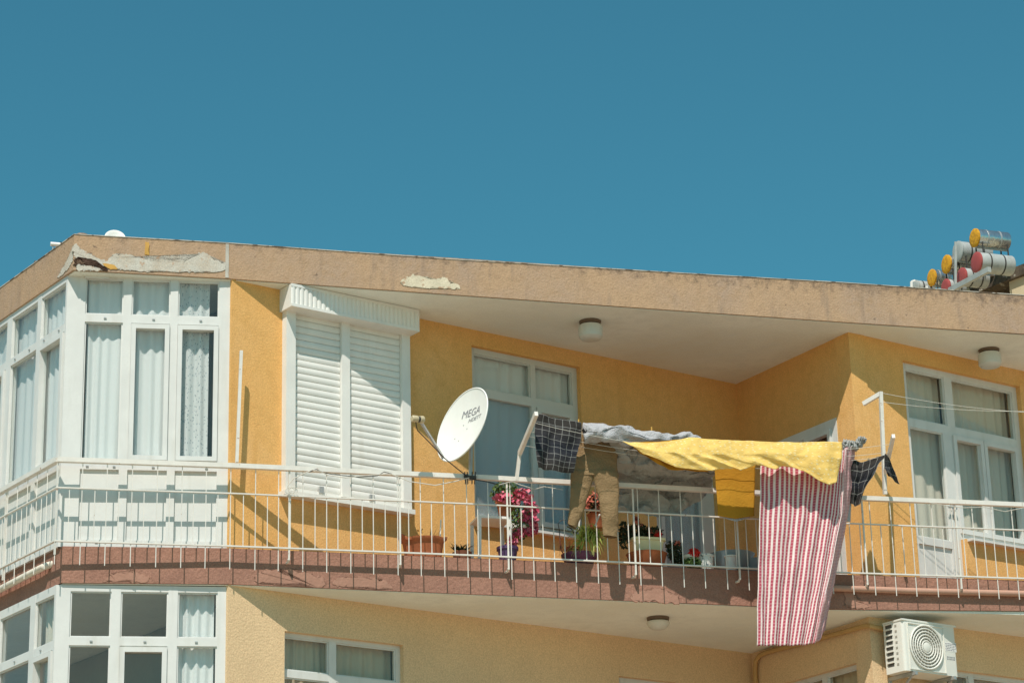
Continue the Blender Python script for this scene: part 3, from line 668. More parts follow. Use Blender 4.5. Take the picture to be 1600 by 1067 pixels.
curtain(A, 0.68, 1.24, 5.0, 6.79, -0.20, 6, 0.016, 'drape', 'taupe curtain in the lower window, half next to the beige pier', seed=16)
curtain(A, 1.24, 2.02, 5.0, 6.79, -0.20, 6, 0.016, 'drape', 'taupe curtain in the lower window, half farther from the beige pier', seed=17)
curtain(A, 4.83, 6.18, 5.0, 6.73, -0.20, 9, 0.014, 'drape', 'taupe curtain in the lower window below the hanging trousers', seed=18)
curtain(B, 0.45, 1.74, 5.0, 6.73, -0.20, 9, 0.018, 'drape', 'taupe curtain in the lower window under the striped sheet', seed=19)
curtain(C, 1.2, 2.86, 5.0, 6.72, -0.22, 9, 0.016, 'drape', 'dark taupe curtain in the lower window beyond the air conditioner', seed=20)


# ------------------------------------------------------------------ balcony railing (its own thing)
RO = 0.10
rail = empty('balcony_railing', F.P(1.0, 7.3, RO))
tag(rail, 'white painted steel balcony railing with thin upright bars running round the building', 'railing')
def rz(u): return 0.0 if u < 0 else (0.012 * min(u, 2.5) / 2.5 if u < 6.3 else 0.0 + 0.012 + (u - 6.3) * 0.011)
FRC = WS.P(0.02, 0, RO) + L.n * RO                       # corner of the railing
wlen = (F.P(0, 0, RO) - FRC).length
rail_path = [FRC + _ld * 6.0, FRC, F.P(0, 0, RO), F.P(2.5, 0, RO), F.P(4.2, 0, RO), F.P(6.3, 0, RO), F.P(8.55, 0, RO), F.P(11.5, 0, RO)]
rail_dz = [0.02, 0.02, 0.0, 0.014, 0.008, 0.002, 0.026, 0.03]
def along(zc, w, h, name, j=0.0):
    for i in range(len(rail_path) - 1):
        a = rail_path[i] + Vector((0, 0, zc + rail_dz[i])); b = rail_path[i + 1] + Vector((0, 0, zc + rail_dz[i + 1]))
        d = (b - a).normalized(); part(MB().bar(a - d * 0.004, b + d * (0.004 + j), w, h), name, 'rail', rail)
along(8.355, 0.058, 0.046, 'top_rail'); along(8.075, 0.026, 0.012, 'middle_rail'); along(7.545, 0.030, 0.014, 'bottom_rail')
BW = 0.0078
def barmesh(z0, z1, w=BW):
    mb = MB(); h = w / 2
    return mb.hexa([(-h, -h, z0), (h, -h, z0), (h, h, z0), (-h, h, z0), (-h, -h, z1), (h, -h, z1), (h, h, z1), (-h, h, z1)])
longbar = barmesh(7.315, 8.335).build('bar', M['rail'], rail, loc=(0, 0, 0))
shortbar = barmesh(7.548, 8.072).build('bar', M['rail'], rail, loc=(0, 0, 0))
postbar = barmesh(7.43, 8.335, 0.016).build('post', M['rail'], rail, loc=(0, 0, 0))
used = set()
def place(src, name, p, dz, ang):
    if src.name not in used:
        used.add(src.name); src.location = Vector((p.x, p.y, dz)) - world_loc(rail); o = src
    else: o = share(src, name, (p.x, p.y, dz), rail)
    o.rotation_euler = (0, 0, ang + random.uniform(-.1, .1))
sp_ = 0.1165; k = 0
for i in range(len(rail_path) - 1):
    a, b = rail_path[i], rail_path[i + 1]; n_ = int(round((b - a).length / sp_))
    for q in range(n_):
        t = (q + random.uniform(-.05, .05)) / n_; p = a.lerp(b, t); dz = rail_dz[i] + (rail_dz[i + 1] - rail_dz[i]) * t
        place(longbar if k % 2 == 0 else shortbar, 'bar', p, dz, F.a); k += 1
for px in (449, 622, 790, 987, 1148, 1345, 1490):
    u, _ = F.uz(px, 800, RO); p = F.P(u + 0.018, 0, RO); place(postbar, 'post', p, 0, F.a)
    f = MB(); f.tube([F.P(u + 0.018, 7.44, RO), F.P(u + 0.018, 7.42, 0.06), F.P(u + 0.012, 7.425, -0.02)], 0.013, 6); part(f, 'wall_fixing', 'rail', rail)
for t in (0.0, 1.2, 2.4, 3.6):
    p = FRC + _ld * t; place(postbar, 'post', p, 0, L.a)

# ------------------------------------------------------------------ laundry frame, poles, lines
def P(px, py, off): return F.at(px, py, off)
def thing(mb, name, m, label, cat, group=None, smooth=False):
    return tag(mb.build(name, M[m], None, smooth), label, cat, group)
OA = 0.80
a0, a1, a2 = P(807, 750, 0.115), P(812, 708, 0.14), P(838, 646, OA)
t = MB().bar(a0, a1, 0.032, 0.032); arm = t.build('laundry_bracket', M['rail'])
tag(arm, 'white steel laundry arm bent outwards from the railing beside the check cloth', 'bracket', 'laundry brackets')
MB().bar(a1 - (a2 - a1).normalized() * 0.01, a2, 0.036, 0.05).build('arm', M['rail'], arm)
b0, b1 = P(1383, 772, 0.115), P(1376, 612, 0.17)
t = MB().bar(b0, b1, 0.036, 0.036); post = t.build('laundry_post', M['rail'])
tag(post, 'tall white laundry post with a short crooked top arm, right of the striped sheet', 'post', 'laundry brackets')
MB().bar(b1 - Vector((0, 0, .02)), P(1349, 631, 0.0), 0.034, 0.045).build('top_arm', M['rail'], post)
c1, c2 = P(1383, 738, 0.14), P(1396, 681, OA)
t = MB().bar(c1, c2, 0.034, 0.045); arm2 = t.build('laundry_bracket', M['rail'])
tag(arm2, 'white steel laundry arm jutting out above the dark cloth by the tall post', 'bracket', 'laundry brackets')
def sag(p, q, s, n=14): return [p.lerp(q, i / n) - Vector((0, 0, s * 4 * (i / n) * (1 - i / n))) for i in range(n + 1)]
def lerp(a, b, t): return a + (b - a) * t
for k_, (ta, s_, w_) in enumerate(((0.78, 0.19, 'outermost'), (0.56, 0.17, 'second from outside'), (0.44, 0.17, 'second from inside'), (0.20, 0.12, 'innermost'))):
    o = MB().tube(sag(a1.lerp(a2, ta), c1.lerp(c2, ta), s_), 0.0024, 5).build('clothes_line', M['rope'])
    tag(o, 'thin clothes line between the two laundry arms, ' + w_ + ' of the four', 'rope', 'clothes lines')
for k_, (q0, q1, lb) in enumerate((((1378, 614, .17), (1640, 646, .12), 'thin wire running right from the top of the tall laundry post, upper one'), ((1378, 628, .17), (1640, 642, .12), 'thin wire running right from the tall laundry post, lower one'))):
    thing(MB().tube(sag(P(*q0), P(*q1), 0.04), 0.003, 5), 'wire', 'rope', lb, 'wire', 'wires on the laundry post')
p0, p1 = P(370, 722, 0.115), P(377, 548, 0.13)
pole = thing(MB().bar(p0, p1, 0.030, 0.030), 'wire_pole', 'rail', 'slim white pole standing on the railing beside the glazed bay', 'pole')

# ------------------------------------------------------------------ laundry
def polyat(poly, s):
    n = len(poly) - 1; x = s * n; i = min(int(x), n - 1); f = x - i
    return [poly[i][k] + (poly[i + 1][k] - poly[i][k]) * f for k in range(3)]
def cloth(name, rows, nu, nv, m, label, cat, folds=(6, 0.02), crumple=(0.015, 9.0), seed=0, group=None, grow=1.0, parent=None):
    """rows: outlines from the top to the hem, each a list of (px, py, off)"""
    g = []; nr = len(rows) - 1
    for r in range(nv + 1):
        t = r / nv; x = t * nr; i = min(int(x), nr - 1); f = x - i; row = []
        for c in range(nu + 1):
            s = c / nu; a = polyat(rows[i], s); b = polyat(rows[i + 1], s)
            q = [a[k] + (b[k] - a[k]) * f for k in range(3)]; p = F.at(*q)
            nn = noise.noise(Vector((s * folds[0] * 0.5, t * 1.2, seed * 3.1)))
            w = math.sin((s * folds[0] + 0.6 * nn + seed) * 2 * math.pi) * folds[1] * (1 - grow + grow * t)
            v = noise.turbulence_vector(p * crumple[1] + Vector((seed, 0, 0)), 3, False) * crumple[0]
            p = p + F.n * (w + v.y) + F.d * v.x * 0.6 + Vector((0, 0, v.z * 0.35)); row.append(p)
        g.append(row)
    o = MB().grid(g).build(name, M[m], parent, smooth=True)
    md = o.modifiers.new('thickness', 'SOLIDIFY'); md.thickness = 0.004; md.offset = 0
    if label: tag(o, label, cat, group)
    return o
# striped sheet, outside the railing
st_ = cloth('striped_sheet', [[(1188, 728, 0.51), (1225, 712, 0.53), (1262, 712, 0.53), (1300, 706, 0.53), (1322, 702, 0.53)],
        [(1186, 800, 0.51), (1222, 800, 0.51), (1258, 800, 0.51), (1290, 800, 0.52), (1316, 802, 0.54)],
        [(1184, 900, 0.50), (1215, 900, 0.51), (1245, 900, 0.51), (1275, 900, 0.51), (1296, 902, 0.54)],
        [(1183, 1009, 0.49), (1208, 1008, 0.50), (1233, 1008, 0.50), (1257, 1007, 0.51), (1274, 1004, 0.53)]], 150, 110, 'stripes',
        'long red and white striped sheet hanging over the railing to the floor below', 'sheet', folds=(5, 0.018), crumple=(0.011, 3), seed=1, grow=0.3)
cloth('fold', [[(1320, 700, 0.53), (1328, 698, 0.46), (1336, 698, 0.35)], [(1313, 802, 0.55), (1320, 800, 0.43), (1327, 800, 0.34)], [(1294, 902, 0.55), (1301, 902, 0.46), (1306, 900, 0.38)],
        [(1272, 1004, 0.54), (1281, 1000, 0.48), (1288, 985, 0.41)]], 40, 80, 'stripes', None, None, folds=(2, 0.012), crumple=(0.012, 6), seed=2, grow=0.3, parent=st_)
cloth('fold', [[(1318, 702, 0.35), (1334, 702, 0.32)], [(1322, 770, 0.34), (1331, 770, 0.29)], [(1316, 815, 0.32), (1329, 815, 0.28)]], 20, 30, 'palecloth', None, None, folds=(1, 0.008), crumple=(0.008, 6), seed=5, parent=st_)
# yellow dotted cloth on the outermost line
yc = cloth('yellow_cloth', [[(972, 690, 0.65), (1010, 692, 0.67), (1045, 690, 0.69), (1075, 683, 0.69), (1120, 687, 0.69), (1165, 688, 0.69), (1215, 690, 0.69), (1265, 691, 0.69), (1315, 690, 0.69)],
        [(990, 697, 0.69), (1024, 704, 0.71), (1058, 708, 0.73), (1088, 708, 0.72), (1126, 710, 0.72), (1170, 710, 0.72), (1216, 709, 0.72), (1264, 712, 0.73), (1316, 716, 0.71)],
        [(1004, 708, 0.68), (1030, 719, 0.69), (1055, 730, 0.71), (1085, 733, 0.72), (1112, 737, 0.71), (1122, 733, 0.70), (1150, 731, 0.72), (1157, 734, 0.71), (1180, 727, 0.71), (1192, 729, 0.70), (1212, 733, 0.72), (1224, 727, 0.70), (1240, 731, 0.72), (1256, 736, 0.70), (1276, 748, 0.73), (1296, 758, 0.74), (1306, 755, 0.70), (1312, 735, 0.66)]], 140, 40, 'dots',
        'pale dotted yellow cloth slung along the outer clothes line', 'cloth', folds=(6, 0.012), crumple=(0.020, 5), seed=3, grow=0.8)
cloth('fold', [[(985, 690, 0.63), (1030, 690, 0.65), (1080, 684, 0.66)], [(990, 700, 0.65), (1035, 718, 0.66), (1085, 724, 0.67)], [(1000, 708, 0.65), (1045, 733, 0.66), (1108, 737, 0.67)]], 40, 20, 'mustard', None, None, folds=(3, 0.012), crumple=(0.015, 6), seed=4, parent=yc)
cloth('pillowcase', [[(1116, 726, .34), (1148, 727, .34), (1180, 728, .34)], [(1119, 770, .33), (1149, 770, .335), (1179, 770, .33)], [(1122, 806, .33), (1150, 810, .34), (1178, 806, .33)]], 30, 30, 'mustard',
        'mustard yellow pillowcase hanging under the dotted yellow cloth', 'pillowcase', folds=(1, 0.008), crumple=(0.008, 4), seed=6)
cloth('pale_cloth', [[(1126, 805, .31), (1150, 806, .31), (1174, 805, .31)], [(1130, 809, .31), (1150, 815, .31), (1170, 809, .31)]], 16, 6, 'palecloth',
        'sliver of pale cloth showing below the mustard pillowcase', 'cloth', folds=(1, 0.006), crumple=(0.004, 4), seed=26)
# grey sheets
cloth('grey_sheet', [[(955, 690, .42), (1000, 695, .42), (1060, 705, .40), (1116, 720, .36)], [(960, 722, .26), (1005, 730, .28), (1060, 734, .26), (1116, 738, .22)], [(960, 748, .0), (1005, 750, .0), (1060, 752, -.02), (1114, 754, -.02)],
        [(962, 772, -.08), (1005, 772, -.10), (1060, 774, -.08), (1108, 770, -.08)], [(968, 800, -.10), (1005, 806, -.10), (1058, 806, -.08), (1092, 784, -.10)]], 110, 90, 'greycloth',
        'crumpled translucent grey sheet hanging inside the railing behind the yellow cloth', 'sheet', folds=(3, 0.02), crumple=(0.11, 6.0), seed=7, grow=0.4)
def roll(name, path, r, m, label, cat, seed, amp=0.03, n=28):
    pts = []; k = 60
    vs = MB(); g = []
    for i in range(k + 1):
        s = i / k; q = polyat(path, s); p = F.at(*q); row = []
        for j in range(n + 1):
            a = 2 * math.pi * j / n; rr = r * (1.0 if i not in (0, k) else 0.25)
            d = F.n * math.cos(a) * rr + Vector((0, 0, 1)) * math.sin(a) * rr * (1.35 if math.sin(a) < 0 else 0.85)
            x = p + d; ul = (x - F.o).dot(F.d); v = noise.turbulence_vector(Vector((ul * 4.0, (x - F.o).dot(F.n) * 9, x.z * 9)) + Vector((seed, 0, 0)), 2, False) * amp
            rg = 0.013 * math.sin(s * 22 + 3 * a + 4 * noise.noise(Vector((ul * 3, a, seed)))) + 0.006 * math.sin(s * 60 - 5 * a)
            row.append(x + v + d.normalized() * rg)
        g.append(row)
    return tag(vs.grid(g).build(name, M[m], smooth=True), label, cat)
roll('pale_sheet', [(913, 674, .50), (960, 674, .50), (1010, 684, .50), (1060, 690, .50), (1092, 693, .50)], 0.085, 'palecloth', 'crumpled pale grey sheet bunched along the clothes line above the brown trousers', 'sheet', 11, 0.05)
roll('grey_cloth', [(1316, 693, .44), (1335, 694, .42), (1352, 688, .36)], 0.045, 'greycloth', 'small crumpled grey cloth end on the line right of the dotted yellow cloth', 'cloth', 13, 0.03)
# check cloths
cloth('check_cloth', [[(839, 647, .52), (862, 651, .52), (886, 656, .52), (909, 661, .52)], [(836, 676, .58), (860, 682, .57), (884, 688, .57), (906, 690, .56)],
        [(838, 706, .57), (860, 712, .56), (880, 716, .57), (900, 718, .55)], [(837, 731, .55), (856, 736, .55), (876, 738, .56), (896, 738, .54)]], 50, 50, 'plaid',
        'dark checked cloth at the end of the line by the bent white arm', 'cloth', folds=(2, 0.022), crumple=(0.030, 4), seed=8, grow=0.7, group='checked cloths on the line')
p2 = cloth('check_cloth', [[(1326, 716, .34), (1345, 722, .36), (1362, 716, .42), (1384, 709, .48)], [(1328, 742, .34), (1342, 742, .36), (1358, 738, .42), (1374, 722, .47)],
        [(1328, 764, .32), (1340, 764, .34), (1350, 760, .38), (1362, 742, .44)], [(1328, 786, .30), (1336, 790, .32), (1342, 787, .34), (1350, 764, .40)]], 40, 40, 'plaid2',
        'dark checked cloth hung at a slant between striped sheet and tall post', 'cloth', folds=(2, 0.02), crumple=(0.035, 4), seed=9, group='checked cloths on the line')
cloth('tail', [[(1382, 708, .49), (1388, 712, .47)], [(1382, 730, .46), (1396, 730, .44)], [(1388, 744, .45), (1405, 756, .43)]], 14, 26, 'plaid2', None, None, folds=(1, 0.02), crumple=(0.02, 6), seed=10, parent=p2)
# brown trousers pegged at the waist: flattened tubes for seat and both legs
def flat_tube(mb, rings, n=22, seed=0):
    """rings: (px_left, px_right, py_left, py_right, off, thickness)"""
    g = []; K = len(rings) - 1; steps = 12
    for r in range(K * steps + 1):
        x = r / steps; i = min(int(x), K - 1); f = x - i; q = [lerp(rings[i][k], rings[i + 1][k], f) for k in range(6)]
        a = F.at(q[0], q[2], q[4]); b = F.at(q[1], q[3], q[4]); row = []
        for j in range(n + 1):
            an = 2 * math.pi * j / n; c = (1 - math.cos(an)) / 2; p = a.lerp(b, c) + F.n * (-math.sin(an)) * q[5]
            v = noise.turbulence_vector(p * 5 + Vector((seed, 0, 0)), 3, False) * 0.022 + noise.turbulence_vector(Vector((p.x * 16 + p.z * 8, p.y * 8, p.z * 11)), 2, False) * 0.010
            row.append(p + F.n * v.y + Vector((0, 0, v.z * .4)) + F.d * v.x * .35)
        g.append(row)
    mb.grid(g)
tr = MB()
flat_tube(tr, [(893, 966, 668, 678, .30, .03), (892, 966, 690, 696, .31, .05), (893, 964, 716, 718, .31, .055), (892, 966, 742, 745, .32, .055)], 30, 1)
trs = tr.build('trousers', M['khaki'], smooth=True)
tag(trs, 'brown khaki trousers pegged at the waist, legs hanging in front of the railing', 'trousers')
tl = MB(); flat_tube(tl, [(892, 930, 736, 738, .315, .05), (891, 922, 765, 766, .32, .045), (890, 912, 795, 797, .31, .04), (888, 900, 818, 826, .31, .032)], 20, 2); tl.build('leg', M['khaki'], trs, smooth=True)
tl = MB(); flat_tube(tl, [(922, 966, 734, 740, .33, .055), (934, 967, 770, 772, .33, .05), (939, 966, 800, 803, .33, .045), (942, 965, 836, 840, .325, .04)], 20, 3); tl.build('leg', M['khaki'], trs, smooth=True)
for px, py, off, w_ in ((1018, 672, .44, 'standing up from the crumpled pale sheet'), (904, 660, .44, 'above the waist of the brown trousers')):
    p = F.at(px, py, off); thing(MB().bar(p + Vector((0, 0, .035)), p - Vector((0, 0, .04)), .010, .014), 'clothes_peg', 'wood', 'small wooden clothes peg ' + w_, 'peg')

# ------------------------------------------------------------------ satellite dish
dc = P(722, 663, 0.22); nrm = Vector((-0.74, -0.636, 0.228)).normalized()
upv = (_up * math.cos(R(37)) + _rt * math.sin(R(37))); upv = (upv - nrm * upv.dot(nrm)).normalized(); sdv = upv.cross(nrm).normalized()
dish = empty('satellite_dish', P(735, 745, 0.10))
tag(dish, 'white offset satellite dish lettered MEGA, clamped to the balcony railing', 'satellite dish')
HA, HB = 0.405, 0.36
def dp(r, a, lift=0.0):
    x, y = r * math.cos(a) * HB, r * math.sin(a) * HA
    return dc + sdv * x + upv * y + nrm * (0.055 * (r * r - 1) + lift)
nr_, na = 12, 48; g = [[dp(i / nr_, 2 * math.pi * j / na) for j in range(na + 1)] for i in range(nr_ + 1)]
mb = MB().grid(g); mb.grid([[dp(i / nr_, 2 * math.pi * j / na, -0.008) for j in range(na + 1)] for i in range(nr_, -1, -1)])
mb.tube([dp(1.0, 2 * math.pi * j / na, -0.004) for j in range(na + 1)], 0.009, 6, False)
mb.build('reflector', M['dish'], dish, smooth=True)
lnbp = P(655, 655, 0.42); ab = dc - upv * (HA - 0.01) - nrm * 0.02
mb = MB().bar(ab - (lnbp - ab).normalized() * 0.03, lnbp, 0.022, 0.026); mb.build('feed_arm', M['grey_metal'], dish)
ax = (dc - lnbp).normalized()
MB().lathe(lnbp - ax * 0.09, [(0.026, 0), (0.034, 0.01), (0.034, 0.065), (0.024, 0.07), (0.022, 0.09), (0.036, 0.095), (0.04, 0.13), (0.034, 0.14)], 14, axis=ax).build('feed_horn', M['lnb'], dish, smooth=40)
MB().lathe(lnbp - ax * 0.02, [(0.027, 0), (0.030, 0.01), (0.030, 0.03)], 12, axis=ax).build('feed_clamp', M['dark'], dish)
MB().tube([P(736, 690, .08), P(735, 750, .08)], 0.021, 10).build('mast', M['grey_metal'], dish)
MB().bar(dc - nrm * 0.13, P(736, 694, .08), 0.06, 0.08).bar(dc - nrm * 0.10 - upv * .12, dc - nrm * .10 + upv * .12, 0.05, 0.03).build('mount', M['grey_metal'], dish)
cl = MB()
for dx in (-9, -5, 3, 8): cl.bar(P(735 + dx, 737, .14), P(735 + dx * .8, 756, .14), 0.010, 0.010)
cl.bar(P(725, 744, .14), P(744, 746, .14), 0.02, 0.03); cl.build('clamp', M['dark'], dish)
for i_, (x, y) in enumerate(((-0.15, -.02), (0.10, -0.03), (-0.14, -0.42), (0.08, -0.40))):
    r_ = math.hypot(x, y); p = dp(r_, math.atan2(y, x), 0.001)
    MB().lathe(p - nrm * .004, [(0.009, 0), (0.009, 0.004), (0.004, 0.007)], 8, axis=nrm).build('bolt', M['grey_metal'], dish)
# lettering
def inplane(a_, b_):                      # the dish-plane direction seen at (a_ right, b_ up)
    v = _rt * a_ + _up * b_; return (v - _fw * (v.dot(nrm) / _fw.dot(nrm))).normalized()
tx_x = inplane(0.94, 0.34); tx_y = nrm.cross(tx_x).normalized()
if tx_y.z < 0: tx_y = -tx_y
def letter(txt, size, origin, m, name, shear=0.25, xs=1.0):
    cu = bpy.data.curves.new('t', 'FONT'); cu.body = txt; cu.size = size; cu.shear = shear; cu.align_x = 'LEFT'
    to = bpy.data.objects.new('t', cu); COL.objects.link(to); bpy.context.view_layer.update()
    me = bpy.data.meshes.new_from_object(to.evaluated_get(bpy.context.evaluated_depsgraph_get()))
    vs = [v.co.copy() for v in me.vertices]; fs = [list(p.vertices) for p in me.polygons]
    bpy.data.objects.remove(to); bpy.data.curves.remove(cu); bpy.data.meshes.remove(me)
    return vs, fs
def on_dish(txt, size, ox, oy, xs):
    vs, fs = letter(txt, size, None, None, None); out = []
    for v in vs:
        q = tx_x * (ox + v.x * xs) + tx_y * (oy + v.y); x, y = q.dot(sdv) / HB, q.dot(upv) / HA
        out.append(dp(math.hypot(x, y), math.atan2(y, x), 0.003))
    MB().add(out, fs).build('lettering', M['text'], dish)
on_dish('MEGA', 0.115, -0.10, 0.10, 1.0); on_dish('HDETT', 0.06, 0.02, 0.035, 1.2)
thing(MB().tube([lnbp - ax * .05, P(652, 672, .40), P(668, 688, .36), P(695, 716, .3), P(712, 730, .2), P(735, 748, .14), P(760, 752, .14), P(778, 757, .13)], 0.0055, 6), 'cable', 'black', 'dark aerial cable looping from the dish horn down to the railing', 'cable')
thing(MB().tube([P(x, y, .14) for x, y in ((780, 757), (800, 752), (812, 757), (836, 764), (850, 760), (880, 765))], 0.004, 6), 'cable', 'rope', 'pale cable tied under the top rail right of the dish', 'cable')
thing(MB().tube([P(x, y, .15) for x, y in ((452, 772), (449, 760), (458, 748), (474, 740), (488, 734), (500, 736), (512, 742), (540, 746), (580, 742), (610, 740), (640, 752), (680, 758), (710, 752), (733, 746))], 0.005, 6), 'cable', 'rope', 'pale cable looped along the railing in front of the shutter', 'cable')
thing(MB().tube([P(x, y, .15) for x, y in ((484, 737), (494, 733), (505, 738), (520, 741), (560, 745), (590, 743), (600, 737), (612, 740))], 0.004, 6), 'cable', 'black', 'short dark cable on the top rail in front of the shutter', 'cable')
thing(MB().tube([P(x, y, .13) for x, y in ((1452, 785), (1480, 790), (1505, 793), (1540, 792), (1570, 799), (1600, 793), (1630, 795))], 0.004, 6), 'cable', 'rope', 'pale cable sagging below the top rail in front of the white door', 'cable')
mb = MB().tube([P(450 + 6 * math.cos(q * .7) + q * .5, 766 + 5 * math.sin(q * .7), .15) for q in range(20)], 0.004, 5)
thing(mb, 'wire_coil', 'rope', 'small coil of pale wire at the shutter foot', 'wire')

# ------------------------------------------------------------------ ceiling lamps
def lamp(px, py, z, label, dome=False):
    p = zpt(px, py, z); e = empty('ceiling_lamp', p); tag(e, label, 'lamp', 'balcony ceiling lamps')
    MB().lathe(p - Vector((0, 0, .045)), [(0.10, 0), (0.115, 0.01), (0.12, 0.05)], 24).build('base', M['lampbase'], e, smooth=40)
    if dome: pr = [(0.02, -0.135), (0.07, -0.125), (0.105, -0.10), (0.122, -0.065), (0.118, -0.048), (0.10, -0.046)]
    else: pr = [(0.06, -0.215), (0.105, -0.205), (0.128, -0.18), (0.132, -0.075), (0.122, -0.052), (0.10, -0.046)]
    MB().lathe(p, pr, 28).build('shade', M['lampglass'], e, smooth=35)
lamp(922, 502, ZF - 0.006, 'round frosted lamp on the upper soffit above the clothes line')
lamp(1545, 546, 10.372, 'round frosted lamp on the upper soffit at the right edge')
lamp(1028, 964, 7.18, 'shallow round lamp on the lower soffit under the trousers', True)

# ------------------------------------------------------------------ pipes
ru_ = [F.uz(px, 918 + (px - 1310) * 0.055, .05)[0] for px in (1300, 1640)]
thing(MB().tube([F.P(ru_[0], 7.395, 0.035), F.P(7.2, 7.40, 0.035), F.P(8.4, 7.42, .035), F.P(9.6, 7.43, .035)], 0.033, 10), 'pipe', 'pipe_pink', 'pink painted pipe along the slab edge right of the striped sheet', 'pipe', smooth=40)
LR = Frame(SC + _ld * 9.0, -54.5)
e0 = LR.P(8.72, 7.40, 0.06)
thing(MB().tube([LR.P(8.76, 7.43, -.02), e0, LR.P(8.3, 7.39, .07), LR.P(7.0, 7.37, .07), LR.P(4.0, 7.35, .07)], 0.034, 10), 'pipe', 'pipe_white', 'cream drain pipe along the side slab edge left of the corner', 'pipe', smooth=40)
thing(MB().tube([B.P(0.10, 4.4, .04), B.P(0.10, 6.95, .04), B.P(0.12, 7.06, .04), B.P(0.20, 7.115, .04), B.P(0.34, 7.125, .04), B.P(1.2, 7.10, .04), B.P(2.0, 7.085, .045), B.P(LB + .06, 7.07, .05), C.P(0.10, 7.06, .05), C.P(0.34, 7.03, .06)], 0.026, 10), 'conduit', 'conduit', 'ochre painted conduit from the inner corner to the air conditioner', 'pipe', smooth=40)

# ------------------------------------------------------------------ air conditioner
ac = empty('air_conditioner', C.P(0.5, 6.50, 0.25)); tag(ac, 'white outdoor air conditioner unit bracketed below the balcony slab', 'air conditioner')
UA, UB, ZA, ZC, O0, O1 = 0.10, 0.87, 6.555, 7.085, 0.10, 0.385
def rbox(fr, u0, u1, z0, z1, o0, o1, r):           # casing with rounded upright front edges
    pl = [(u0, o0), (u0, o1 - r)] + [(u0 + r - r * math.cos(q), o1 - r + r * math.sin(q)) for q in (R(30), R(60), R(90))] + [(u1 - r + r * math.sin(q), o1 - r + r * math.cos(q)) for q in (0, R(30), R(60), R(90))] + [(u1, o0)]
    n = len(pl); mb = MB(); mb.add([fr.P(u, z0, o) for u, o in pl] + [fr.P(u, z1, o) for u, o in pl], [tuple(range(n)), tuple(range(2 * n - 1, n - 1, -1))] + [(i, n + i, n + (i + 1) % n, (i + 1) % n) for i in range(n)]); return mb
rbox(C, UA, UB, ZA, ZC, O0, O1, 0.035).build('casing', M['acwhite'], ac, smooth=35)
MB().box(C, UA - 0.006, UB + 0.006, ZC, ZC + 0.018, O0 - .005, O1 + 0.006).build('lid', M['acwhite'], ac)
fc = C.P(0.415, 6.825, O1); fr_ = 0.230
n_ = 36
def ring(rad, t, off, th): return [fc + C.d * rad * math.cos(2 * math.pi * i / n_) + Vector((0, 0, rad * math.sin(2 * math.pi * i / n_))) + C.n * off for i in range(n_ + 1)]
MB().lathe(fc + C.n * 0.0005, [(fr_, 0), (fr_, 0.003)], 40, axis=C.n).build('fan_recess', M['acgrill'], ac)
MB().box(C, 0.165, 0.685, ZA + 0.018, ZC - 0.02, O1, O1 + 0.0004).build('front_plate', M['acwhite'], ac)
mb = MB()
for q in ((0.165, 0.172, ZA + .018, ZC - .02), (0.678, 0.685, ZA + .018, ZC - .02), (0.172, 0.678, ZA + .018, ZA + .025), (0.172, 0.678, ZC - .027, ZC - .02)): mb.box(C, *q, O1, O1 + 0.012)
mb.build('plate_rim', M['acwhite'], ac)
for i in range(1, 8):
    rad = fr_ * i / 7.0 if i > 1 else 0
    if rad: MB().tube(ring(rad, 0, 0.014, 0), 0.0075 if i < 7 else 0.011, 6, False).build('grille_ring', M['acwhite'], ac, smooth=True)
mb = MB()
for i in range(24):
    an = 2 * math.pi * i / 24; d = C.d * math.cos(an) + Vector((0, 0, math.sin(an))); mb.tube([fc + d * .05 + C.n * .012, fc + d * fr_ + C.n * .012], 0.0026, 5)
mb.build('grille_spokes', M['acwhite'], ac)
MB().lathe(fc, [(0.052, 0.006), (0.052, 0.02), (0.03, 0.026)], 24, axis=C.n).build('hub', M['acwhite'], ac, smooth=35)
for i in range(8):                                  # side louvres, on the left face
    z = ZA + 0.07 + i * 0.058
    MB().add([C.P(UA - .001, z, 0.13), C.P(UA - .001, z + 0.036, 0.13), C.P(UA - .001, z + 0.036, 0.225), C.P(UA - .001, z, 0.225)], [(0, 1, 2, 3)]).build('louvre_opening', M['acdark'], ac)
    MB().box(C, UA - .012, UA - .002, z + 0.036, z + 0.050, 0.125, 0.235).build('louvre', M['acwhite'], ac)
    MB().box(C, UA - .003, UA - .001, z, z + 0.022, 0.268, 0.298).build('louvre_slot', M['acgrill'], ac)
lab = MB().box(C, 0.70, 0.86, 6.815, 6.915, O1 + .0002, O1 + .0016); lab.build('sticker', M['white'], ac)
mb = MB(); rnd = random.Random(3)
for r_ in range(5):
    u = 0.705
    while u < 0.845:
        w_ = rnd.uniform(.010, .03); mb.box(C, u, min(u + w_, 0.856), 6.825 + r_ * .0175, 6.833 + r_ * .0175, O1 + .0018, O1 + .0024); u += w_ + .006
mb.build('sticker_print', M['text'], ac)
mb = MB()
for r_ in range(2):
    for q in range(6): mb.box(C, 0.715 + q * .02, 0.727 + q * .02, 6.725 + r_ * .022, 6.740 + r_ * .022, O1 + .0006, O1 + .0014)
mb.build('nameplate_print', M['text'], ac)
for u in (0.2, 0.76):
    MB().box(C, u, u + .035, 6.515, 6.55, 0.0, 0.42).box(C, u, u + .035, 6.25, 6.514, 0.0, 0.03).bar(C.P(u + .017, 6.27, .03), C.P(u + .017, 6.52, .36), .02, .02).build('bracket', M['grey_metal'], ac)
    MB().lathe(C.P(u + .017, 6.553, 0.36), [(0.022, -.002), (0.022, 0.001)], 10).build('rubber_foot', M['dark'], ac)
